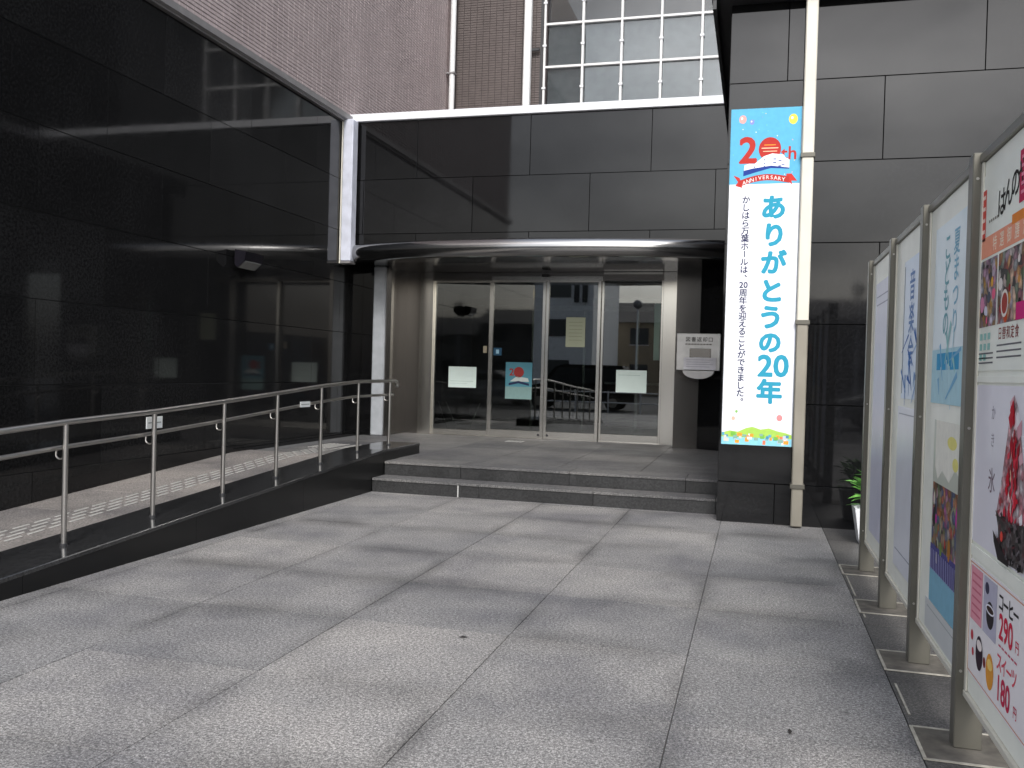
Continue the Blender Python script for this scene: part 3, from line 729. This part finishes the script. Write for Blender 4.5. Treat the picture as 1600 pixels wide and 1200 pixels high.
for i, ch in enumerate('ANNIVERSARY'):
    q = (i + .7) / 11.4; x = .12 + q * .43; y = .70 - .045 * math.sin(math.pi * q) + .021 - .03 * q + .030
    fr.text(ch, x, y, .052, '#fbe9e4', 8, .012, cell=False, rot=.1 - .2 * q + .05)
CY = '#3198b4'
def bpos(py): return (py - 169) / 526 * BH
for ch, px, py in (('あ', 1209, 323), ('り', 1210, 366), ('が', 1209, 409), ('と', 1206, 453), ('う', 1205, 494), ('の', 1204, 533), ('年', 1203, 610)):
    u = ((px - (1143 - (py - 170) * 15 / 523)) / 109.5) * BW
    fr.text(ch, u, bpos(py), .25 if ch not in 'の' else .23, CY, 2, 0, name='lettering', dbl=.0115)
fr.text('2', .405, bpos(570), .30, CY, 2, .035, name='number', cell=False, sx=1.0); fr.text('0', .558, bpos(570), .30, CY, 2, .035, name='number', cell=False)
msg = 'かしはら万葉ホールは、#周年を迎えることができました。'
n_ = len(msg)
for k, ch in enumerate(msg):
    v = bpos(311 + k * (626 - 311) / (n_ - 1)); u = .17
    if ch == '#': fr.text('20', u, v, .085, '#22254f', 2, 0, cell=False, dbl=.0022)
    elif ch == 'ー': fr.text(ch, u, v, .078, '#22254f', 2, 0, rot=-math.pi / 2, dbl=.0022)
    elif ch in '、。': fr.text(ch, u, v, .078, '#22254f', 2, 0, shift=(.55, .45), dbl=.0022)
    else: fr.text(ch, u, v, .082, '#22254f', 2, 0, dbl=.0022)
for (px, py, r, c) in ((1152, 643, .013, '#8cbf6a'), (1147, 654, .018, '#f0b8a0'), (1219, 651, .028, '#ee8f8f')):
    fr.disc(((px - (1143 - (py - 170) * 15 / 523)) / 109.5) * BW, bpos(py), r, r * 1.15, c, 2, 'balloon')
fr.poly([[(0, 3.345), (0, 3.26), (.08, 3.235), (.16, 3.245), (.24, 3.205), (.30, 3.19), (.38, 3.215), (.46, 3.20), (.54, 3.225), (.62, 3.24), (.68, 3.26), (.68, 3.345)]], '#a9cf5c', 2, 'hills')
fr.rect(0, 3.30, .68, 3.375, '#8fd3e6', 3, 'river')
for k in range(44):
    x = random.uniform(.0, .63); y = random.uniform(3.245, 3.33); wd = random.uniform(.02, .05)
    fr.rect(x, y, x + wd, y + random.uniform(.02, .042), random.choice(['#e9eef2', '#c5cdd8', '#4c8fb8', '#f1a03e', '#8bb3a0', '#5aa9c9', '#d9d4c4', '#7cbc4e', '#ef7f5a']), 4 + k, 'small_house')

# ================================================================== notice board
nb = thing('notice_board', 'row of four tall pale framed poster panels on square aluminium posts on the right', 'notice board', (.86, 5.7, 0))
for y in PY[1:]:
    boxpart('post', .812, .918, y - .035, y + .045, .006, 2.405, M['alu'], nb, .004)
PANF = plain((.90, .91, .82), .42, 0, 'pale_cream_backing', .04)
for y0, y1 in list(zip(PY[1:], PY[2:])) + []:
    a, b = y0 + .046, y1 - .036
    p = MB().box(.852, .895, a, b, .25, 2.36, .003).build('panel', PANF, nb)
    boxpart('panel_rim', .838, .902, a, b, 2.362, 2.40, M['alu_dark'], p, .003)
    boxpart('panel_rim', .840, .90, a, b, .222, .249, M['cream_metal'], p, .003)
    boxpart('panel_rim', .843, .851, a, a + .03, .25, 2.36, M['cream_metal'], p, .001)
    boxpart('panel_rim', .843, .851, b - .03, b, .25, 2.36, M['cream_metal'], p, .001)
for y in PY[1:]:
    for z in (.32, 1.3, 2.3): MB().tube([(.83, y - .0345, z), (.83, y - .038, z)], .006, 8).build('screw', M['steel_tube'], nb)
boxpart('panel_rim', .846, .851, 2.95, 3.93, .80, .845, PANF, nb, .001)
boxpart('panel_rim', .846, .851, 2.95, 3.93, 1.485, 1.51, PANF, nb, .001)
def poster(name, lab, yl, yr, zt, zb, col):
    """left edge yl (far), right edge yr (near)"""
    yl -= .075; yr -= .075
    t = thing(name, lab, 'poster', (.85, (yl + yr) / 2, zb))
    MB().box(.8485, .8515, yr, yl, zb, zt).build('sheet', plain(col, .35, 0, 'poster_' + col.strip('#'), .03), t)
    return Frame((.8480, yl, zt), (0, -1, 0), (0, 0, 1), t)
# 1 menu poster
fr = poster('poster', 'food menu poster with orange band and food photos, top of the nearest panel', 4.03, 3.0, 2.30, 1.53, '#f3f5ea')
# u = 4.03 - Y ; v = 2.30 - z
fr.rect(.0, .06, .07, .26, '#d9574c', 1, 'red_seal')
for k in range(4): fr.rect(.012, .08 + k * .045, .058, .095 + k * .045, '#f3d6c8', 2, 'seal_mark')
for k, ch in enumerate('はんのや'): fr.text(ch, .30 + k * .09, .15 - k * .018, .115, '#26231f', 1, .025, name='calligraphy')
for k in range(5): fr.rect(.12 + k * .03, .19, .14 + k * .03, .20, '#8f8a80', 1, 'small_print')
fr.rect(.53, .02, .72, .20, '#c22b55', 1, 'crimson_box')
for k in range(5): fr.rect(.55, .04 + k * .03, .70, .052 + k * .03, '#e98fa6', 2, 'small_print')
fr.rect(.0, .25, 1.03, .33, '#f2a284', 1, 'orange_band'); fr.rect(.45, .225, 1.03, .26, '#ec8b3a', 2, 'orange_band')
for k in range(6): fr.text('特選御膳定食'[k], .22 + k * .10, .288, .06, '#f9e6cf', 3, .01)
fr.rect(.02, .34, .27, .60, photo('food_print_pale', ['#8f9298', '#d8d9e6', '#d98fb0', '#5d5f6c', '#e8b04a', '#e9e4ea', '#2b2426', '#c9a0b8'], 30), 2, 'food_photo'); fr.rect(.29, .34, .62, .60, photo('food_print_rich', ['#7a1c22', '#c9502e', '#efe6df', '#1e1718', '#d79a4f', '#e8c8b0', '#8a2a3a', '#b9b2c4', '#5d7a3c', '#2b2020'], 27), 2, 'food_photo'); fr.rect(.64, .34, .98, .60, photo('food_print_rich', ['#7a1c22', '#c9502e', '#efe6df', '#1e1718', '#d79a4f', '#e8c8b0', '#8a2a3a', '#b9b2c4', '#5d7a3c', '#2b2020'], 27), 2, 'food_photo')
def food(fr, x0, y0, x1, y1, n, k0, cols, r0=.012, r1=.03):
    for k in range(n):
        r = random.uniform(r0, r1); fr.disc(random.uniform(x0 + r, x1 - r), random.uniform(y0 + r, y1 - r), r, r * random.uniform(.7, 1.2), random.choice(cols), k0 + k, 'food_print', 10)
food(fr, .02, .34, .27, .60, 7, 4, ['#d8d9e6', '#d98fb0', '#5d5f6c', '#e8b04a', '#e86a8a', '#2b2426', '#b9c3dd'])
food(fr, .29, .34, .62, .60, 9, 4, ['#a3262e', '#d95b38', '#e8e0da', '#1e1718', '#c9c3d8', '#d79a4f', '#4a1a22', '#7a9a58'])
food(fr, .64, .34, .98, .60, 8, 4, ['#a3262e', '#d95b38', '#e8e0da', '#e3c268', '#3b2a22'])
fr.disc(.40, .53, .05, .05, '#e9dfd6', 44, 'bowl'); fr.disc(.40, .53, .038, .038, '#a8433a', 45, 'bowl'); fr.rect(.55, .54, .66, .60, '#d8277e', 46, 'pink_label')
for k in range(8): fr.rect(.04 + (k % 3) * .06, .625 + (k // 3) * .04, .08 + (k % 3) * .06, .65 + (k // 3) * .04, '#9ac8c0', 2, 'small_print')
for k in range(5): fr.text('日替和定食'[k], .34 + k * .055, .635, .05, '#8a2f2a', 2, .01)
for k in range(3): fr.rect(.30, .675 + k * .022, .62, .681 + k * .022, '#6b6b6e', 2, 'small_print'); fr.rect(.03, .70 + k * .018, .25, .706 + k * .018, '#6b6b6e', 2, 'small_print')
# 2 shaved ice
fr = poster('poster', 'shaved ice poster with red syrup over a dark bowl, middle of the nearest panel', 4.04, 3.02, 1.475, .86, '#ebe8f0')
rr = random.Random(21)
def streakset(n, x0, x1, y0, y1, cols, k0, w0=.006, w1=.02, l0=.02, l1=.09, taper=True):
    for k in range(n):
        y = rr.uniform(y0, y1); f = (y - y0) / (y1 - y0); hw = (x1 - x0) / 2 * ((.25 + .75 * f) if taper else 1); x = (x0 + x1) / 2 + rr.uniform(-hw, hw)
        a, l = rr.uniform(w0, w1), rr.uniform(l0, l1); t_ = rr.uniform(-.02, .02)
        fr.poly([[(x - a * .3, y + l / 2), (x + a, y + l * .2), (x + a * .6 + t_, y - l / 2), (x - a + t_, y - l * .1)]], rr.choice(cols), k0 + k, 'ice_streak')
fr.poly([[(.38, .47), (.44, .34), (.49, .20), (.53, .08), (.57, .03), (.62, .07), (.68, .20), (.74, .34), (.80, .47)][::-1]], photo('ice_print', ['#e9c9cf', '#d9a0ab', '#c21a30', '#f0e2e6', '#d86a7c', '#f4ecef', '#b01528', '#e2b2bc'], 34), 2, 'ice_mound')
streakset(14, .42, .74, .06, .47, ['#e9c9cf', '#f0dde2', '#e2b2bc', '#f4ecef', '#d8a0ac'], 2, .012, .035)
streakset(40, .48, .68, .05, .46, ['#d01f33', '#c21a30', '#e2475a', '#a8182a', '#da3348'], 30, .007, .022)
streakset(10, .54, .62, .12, .42, ['#8f1522', '#ecc6a6', '#f6dcd8'], 72, .004, .01)
fr.poly([[(.40, .445), (.45, .462), (.52, .452), (.60, .468), (.70, .455), (.82, .44), (.78, .52), (.76, .60), (.50, .61), (.46, .56), (.44, .50)][::-1]], photo('bowl_print', ['#1d1718', '#0e0b0c', '#3c3234', '#54262c', '#241c1e', '#6a5f62'], 40), 84, 'dark_bowl')
streakset(30, .44, .80, .45, .60, ['#2c2224', '#110d0e', '#3c3234', '#6a5f62', '#54262c'], 85, .008, .03, .01, .04, False)
fr.poly([[(.38, .52), (.46, .55), (.60, .60), (.60, .613), (.46, .613), (.40, .56)][::-1]], '#251f20', 117, 'dark_leaf'); fr.disc(.50, .525, .018, .018, '#e0493c', 118, 'cherry')
for k in range(20): fr.disc(random.uniform(.55, .8), random.uniform(.50, .60), .008, .006, '#6f696c', 118, 'crumb', 8)
fr.text('か', .30, .10, .06, '#a9a3ad', 2, 0); fr.text('き', .30, .20, .06, '#a9a3ad', 2, 0); fr.text('氷', .305, .35, .10, '#7b6570', 2, 0, name='calligraphy')
# 3 coffee
fr = poster('poster', 'white cafe poster with coffee and sweets prices in red, lowest on the nearest panel', 4.02, 3.04, .785, .335, '#f6f1f3')
for (a, b, c_, d) in ((0.01, .008, .97, .013), (.01, .437, .97, .442), (.01, .008, .015, .442)): fr.rect(a, b, c_, d, '#dba58c', 1, 'border_line')
fr.rect(.03, .02, .21, .23, '#e39aa8', 2, 'pink_note')
for k in range(6): fr.rect(.05, .045 + k * .03, .19, .053 + k * .03, '#c86a7e', 3, 'small_print')
fr.rect(.23, .02, .42, .23, '#b9b6c8', 2, 'cup_photo'); fr.disc(.33, .15, .055, .05, '#2a2226', 3, 'coffee_cup'); fr.disc(.33, .13, .062, .018, '#e8e6ee', 4, 'coffee_cup'); fr.disc(.33, .13, .05, .012, '#3a2722', 5, 'coffee_cup'); fr.disc(.28, .06, .03, .022, '#3d3a52', 3, 'sugar_bowl')
fr.disc(.19, .33, .055, .065, '#33202e', 3, 'chocolate_cake'); fr.disc(.19, .30, .04, .02, '#efe4e0', 4, 'cream'); fr.disc(.07, .29, .02, .02, '#c2404c', 3, 'berry'); fr.disc(.09, .35, .016, .016, '#c2404c', 3, 'berry')
fr.disc(.35, .35, .055, .065, '#e29a3a', 3, 'pancake'); fr.disc(.35, .325, .035, .02, '#f4cf76', 4, 'butter'); fr.disc(.27, .34, .018, .02, '#7d2a2c', 3, 'berry')
for k, ch in enumerate('コーヒー'): fr.text(ch, .475 + k * .062, .065, .072, '#2b2528', 2, .03)
fr.text('290', .545, .150, .125, '#d02545', 2, .03, name='price', cell=False, sx=.95); fr.text('円', .685, .165, .045, '#d02545', 2, .02)
for k in range(6): fr.rect(.46 + k * .04, .215, .49 + k * .04, .222, '#c8546a', 2, 'small_print')
for k, ch in enumerate('スイーツ'): fr.text(ch, .475 + k * .062, .275, .072, '#dc5264', 2, .025)
fr.text('180', .545, .365, .125, '#c2264c', 2, .03, name='price', cell=False, sx=.95); fr.text('円', .685, .38, .045, '#c2264c', 2, .02)
# panel B
def strokes(fr, n, x0, y0, x1, y1, cols, k0, seedv):
    rr = random.Random(seedv)
    for k in range(n):
        x, y = rr.uniform(x0, x1), rr.uniform(y0, y1); a = rr.uniform(0, math.pi); l = rr.uniform(.04, .13); t_ = rr.uniform(.008, .02)
        dx, dy = math.cos(a) * l, math.sin(a) * l; nx, ny = -math.sin(a) * t_, math.cos(a) * t_
        fr.poly([[(x - dx - nx, y - dy - ny), (x + dx - nx * .3, y + dy - ny * .3), (x + dx + nx * .3, y + dy + ny * .3), (x - dx + nx, y - dy + ny)]], rr.choice(cols), k0 + k, 'brush_stroke')
fr = poster('poster', 'pale blue calligraphy poster in the upper half of the second nearest panel', 4.98, 4.24, 2.24, 1.38, '#e2eff4')
fr.rect(.0, .60, .74, .86, '#b6dbe6', 1, 'tinted_field'); fr.rect(.12, .62, .62, .70, '#3f9fce', 2, 'blue_bar')
for k, ch in enumerate('こどもの'): fr.text(ch, .30, .12 + k * .12, .14, '#7fb6c0', 3, .02, name='calligraphy')
for k, ch in enumerate('夏まつり'): fr.text(ch, .50, .12 + k * .12, .13, '#8fc1d8', 3, .015, name='calligraphy')
strokes(fr, 12, .1, .5, .65, .8, ['#7fb6d8', '#9fd0d0', '#bfe0ea'], 5, 3)
fr = poster('poster', 'colourful festival photo poster, lower half of the second nearest panel', 4.86, 4.16, 1.30, .42, '#c9cdbf')
fr.poly([[(.05, .0), (.70, .0), (.70, .20), (.62, .24), (.50, .20), (.38, .27), (.22, .23), (.12, .28), (.05, .22)][::-1]], '#eceade', 2, 'white_balloon'); fr.disc(.42, .09, .10, .03, '#e8df86', 3, 'yellow_print'); fr.disc(.5, .18, .06, .03, '#e8df86', 3, 'yellow_print')
fr.rect(.02, .30, .68, .66, photo('festival_print', ['#8f9a7c', '#b5422f', '#8a5a2c', '#2f2a2e', '#b8409a', '#d8cfc0', '#6c8a4a', '#d9743a', '#a89a80', '#4b5a80'], 24), 1, 'photo'); fr.rect(.0, .60, .70, .74, '#4e4a86', 2, 'photo'); fr.rect(.0, .72, .70, .88, '#7fb0c6', 3, 'photo')
rr = random.Random(5)
for k in range(14):
    x = rr.uniform(.05, .65); y = rr.uniform(.30, .66); r = rr.uniform(.012, .035)
    fr.disc(x, y, r, r * rr.uniform(.8, 1.8), rr.choice(['#b23a3a', '#8a5a2c', '#2f2a2e', '#c2389a', '#e06a3a', '#6c8a4a', '#d8cfc0', '#4b6aa0', '#a8702c']), 4 + k, 'photo_detail', 10)
for k in range(16): fr.poly([[(.02 + k * .04, .62), (.035 + k * .04, .62), (.055 + k * .04, .72), (.04 + k * .04, .72)][::-1]], '#9a98c8', 70, 'stripe')
fr = poster('poster', 'plain white sheet under the festival photo poster', 4.95, 4.12, .415, .27, '#cfd2d2')
fr.rect(.05, .03, .7, .036, '#b5b9ba', 1, 'printed_line')
fr = poster('poster', 'blue calligraphy poster in the upper half of the third panel', 5.96, 5.32, 2.2, 1.38, '#d3e1f2')
for k, ch in enumerate('音楽会'): fr.text(ch, .30, .16 + k * .19, .19, '#7a98c8', 2, .02, name='calligraphy')
strokes(fr, 14, .08, .45, .58, .8, ['#5f8fd0', '#8fb4e0', '#3f6fb8'], 4, 9); fr.rect(.02, .03, .035, .79, '#6f6a60', 3, 'curled_edge')
fr = poster('poster', 'large blank white poster in the lower half of the third panel', 6.05, 5.28, 1.33, .36, '#dfe2ea')
fr.rect(.05, .86, .7, .868, '#a9adb8', 1, 'printed_line'); fr.rect(.05, .04, .7, .046, '#a9adb8', 1, 'printed_line')
fr = poster('poster', 'full height blank lilac white sheet on the farthest panel', 7.30, 6.42, 2.2, .36, '#d3d5e6')
fr.disc(.5, 1.10, .012, .012, '#f4f4f4', 1, 'drawing_pin'); fr.rect(.06, .10, .8, .108, '#a4a6ba', 1, 'printed_line'); fr.rect(.06, .16, .7, .168, '#a4a6ba', 1, 'printed_line')

# ================================================================== planter
pp = thing('potted_plant', 'leafy green plant in a white square planter behind the far post of the notice board', 'potted plant', (1.1, 8.85, 0))
mb = MB(); 
def fr4(cx, cy, z, h): return [(cx - h, cy - h, z), (cx + h, cy - h, z), (cx + h, cy + h, z), (cx - h, cy + h, z)]
mb.add(fr4(1.06, 8.75, .006, .12) + fr4(1.06, 8.75, .33, .17) + fr4(1.06, 8.75, .33, .145) + fr4(1.06, 8.75, .28, .14),
       [(3, 2, 1, 0)] + [(a + i, a + (i + 1) % 4, a + 4 + (i + 1) % 4, a + 4 + i) for a in (0, 4, 8) for i in range(4)] + [(12, 13, 14, 15)])
mb.build('pot', plain((.74, .75, .76), .35, 0, 'white_pot'), pp)
leafm = MB().add([(0, 0, 0), (.035, .05, .012), (.04, .10, .01), (0, .17, -.015), (-.04, .10, .01), (-.035, .05, .012), (0, .06, 0), (0, .11, -.004)],
                 [(0, 1, 6), (1, 2, 7, 6), (2, 3, 7), (0, 6, 5), (6, 7, 4, 5), (7, 3, 4)]).mesh('leaf', M['leaf'])
for k in range(70):
    a = random.uniform(0, 2 * math.pi); r = random.uniform(0, .15); z = .34 + random.uniform(0, .26)
    o = link('leaf', leafm, pp, (1.06 + r * math.cos(a), 8.75 + r * math.sin(a), z), (random.uniform(-.2, 1.0), random.uniform(-.3, .3), a - math.pi / 2)); s_ = random.uniform(.6, 1.1); o.scale = (s_, s_, s_)
mb = MB()
for k in range(7):
    a = k * .9; mb.tube([(1.06 + .03 * math.cos(a), 8.75 + .03 * math.sin(a), .28), (1.06 + .1 * math.cos(a), 8.75 + .1 * math.sin(a), .52)], .005, 6)
mb.build('stem', plain((.08, .10, .04), .6, 0, 'stem'), pp)

# wall lamp on the left wall
t = thing('wall_lamp', 'dark angular floodlight fixed high on the polished black wall', 'wall lamp', (-6.4, 10.3, 2.85))
fixn(MB().prism([(XL + .06, 2.93), (XL + .22, 2.90), (XL + .20, 2.78), (XL + .10, 2.70), (XL + .06, 2.74)], 'y', 10.1, 10.52).build('lamp_housing', plain((.006, .005, .009), .3, 0, 'lamp_black'), t))
MB().box(XL + .001, XL + .06, 10.25, 10.37, 2.78, 2.88).build('wall_bracket', M['dark_metal'], t)
fixn(MB().prism([(XL + .202, 2.775), (XL + .205, 2.785), (XL + .105, 2.705), (XL + .102, 2.697)], 'y', 10.13, 10.49).build('lamp_glass', plain((.2, .2, .19), .15, 0, 'lamp_glass'), t))

# fallen leaves
for (x, y, rot, lab) in ((-1.52, 4.70, .2, 'small dark dried leaf lying on the slabs left of centre'), (.18, 3.92, 1.5, 'thin dark twig lying on the slabs near the notice board')):
    me = MB().add([(-.025, 0, .002), (-.008, -.009, .008), (.022, -.004, .003), (.028, .003, .006), (.0, .010, .009), (0, 0, .002)], [(0, 1, 5), (1, 2, 5), (2, 3, 5), (3, 4, 5), (4, 0, 5)]).mesh('dry_leaf', plain((.02, .017, .015), .8, 0, 'dry_leaf'))
    tag(link('dry_leaf', me, None, (x, y, 0.001), (0, 0, rot)), lab, 'leaf')

# ================================================================== what stands behind the camera (seen in glass and polished stone)
def house(x0, x1, y0, y1, h, rh, wallc, roofc, lab, group=None):
    t = thing('house', lab, 'house', ((x0 + x1) / 2, y1, 0), group)
    MB().box(x0, x1, y0, y1, -.03, h).build('wall', plain(wallc, .8, 0, None), t)
    ym = (y0 + y1) / 2
    fixn(MB().prism([(y0 - .4, h), (y1 + .4, h), (ym, h + rh)], 'x', x0 - .3, x1 + .3).build('roof', plain(roofc, .7, 0, None), t))
    n = max(1, int((x1 - x0) / 2.6))
    for i in range(n):
        for z in ([1.0, 3.6] if h > 4.5 else [1.0]):
            xc = x0 + (i + .5) * (x1 - x0) / n
            f = boxpart('window', xc - .65, xc + .65, y1, y1 + .04, z, z + 1.2, plain((.05, .055, .06), .15, 0, 'far_window'), t, 0)
            boxpart('sill', xc - .7, xc + .7, y1 + .0, y1 + .07, z - .06, z, M['white_metal'], f, 0)
house(-12.5, -6.8, -42, -35, 5.2, 1.7, (.38, .31, .22), (.05, .045, .045), 'ochre two storey house reflected in the right door')
house(-5.8, .5, -43, -36, 4.9, 1.8, (.35, .27, .20), (.06, .05, .05), 'brown house with a dark roof across the car park')
house(1.5, 7.2, -41, -35, 5.0, 1.3, (.22, .21, .20), (.04, .04, .045), 'grey house mirrored in the dark wing wall')
house(8.5, 16, -44, -37, 4.2, 1.6, (.4, .38, .34), (.05, .05, .06), 'low pale house farther right across the car park')
wb = thing('office_building', 'white rendered block with dark windows reflected in the sliding doors', 'building', (-15, -22, 0))
MB().box(-24, -9.3, -32, -22, -.03, 7.6).build('wall', plain((.82, .83, .84), .7, 0, None), wb)
for x in (-22, -19, -16, -13.6, -11.4):
    for z in (1.2, 3.6, 5.9):
        f = boxpart('window', x - .75, x + .75, -22, -21.95, z, z + 1.0, plain((.05, .055, .06), .15, 0, 'far_window'), wb, 0)
for x in (-10.3, -9.8): boxpart('vent', x - .15, x + .15, -22, -21.9, 5.6, 6.7, M['dark_metal'], wb, 0)
def car(x, y, lab, paint, h=1.85, l=4.7, rot=0):
    t = thing('parked_car', lab, 'car', (x, y, -.03))
    prof = [(-l/2, .35), (-l/2 + .05, .85), (-l/2 + .9, 1.05), (-l/2 + 1.5, h - .12), (-l/2 + 1.9, h), (l/2 - .5, h - .02), (l/2 - .12, 1.1), (l/2, .9), (l/2, .35)]
    fixn(MB().prism([(x + a, b - .03) for a, b in prof], 'y', y - .85, y + .85).build('body', paint, t))
    win = [(-l/2 + 1.15, 1.08), (-l/2 + 1.65, h - .14), (l/2 - .6, h - .14), (l/2 - .3, 1.1)]
    fixn(MB().prism([(x + a, b - .03) for a, b in win], 'y', y + .851, y + .865).build('side_window', plain((.03, .035, .04), .08, 0, 'car_window'), t))
    for a in (-l/2 + .85, l/2 - .85):
        for s_ in (-1, 1):
            wh = MB().tube([(x + a, y + s_ * .68, .30), (x + a, y + s_ * .875, .30)], .32, 20).build('wheel', plain((.015, .015, .015), .7, 0, 'tyre'), t)
            MB().tube([(x + a, y + s_ * .872, .30), (x + a, y + s_ * .885, .30)], .19, 16).build('rim', M['steel_tube'], wh)
    return t
car(-7.0, -6.5, 'black minivan parked behind the viewer and mirrored in the right sliding door', plain((.012, .012, .014), .15, 0, 'black_car_paint'))
car(-1.6, -9.5, 'white hatchback parked behind the viewer', plain((.7, .7, .7), .2, 0, 'white_car_paint'), 1.5, 4.0)
car(4.5, -10.5, 'silver car parked behind the viewer to the right', plain((.35, .36, .37), .25, .5, 'silver_car_paint'), 1.5, 4.3)
fn = thing('railing', 'low white railing along the edge of the car park behind the viewer', 'railing', (-3, -4.5, 0))
for z in (.35, .75): MB().tube([(-8, -4.5, z), (2, -4.5, z)], .025, 8).build('rail', M['white_metal'], fn)
for i in range(9): MB().tube([(-8 + i * 1.25, -4.5, -.03), (-8 + i * 1.25, -4.5, .8)], .03, 8).build('post', M['white_metal'], fn)
for x, y, lab in ((3.9, -20, 'grey lamp post with a round head mirrored in the wing wall'), (-6.2, -18, 'slim white lamp post mirrored in the rightmost pane')):
    t = thing('lamp_post', lab, 'lamp post', (x, y, 0))
    MB().tube([(x, y, -.03), (x, y, 5.0)], [.07, .045], 10).build('pole', M['white_metal'], t); MB().sphere((x, y, 5.2), .25).build('lamp_head', M['grey_metal'], t)
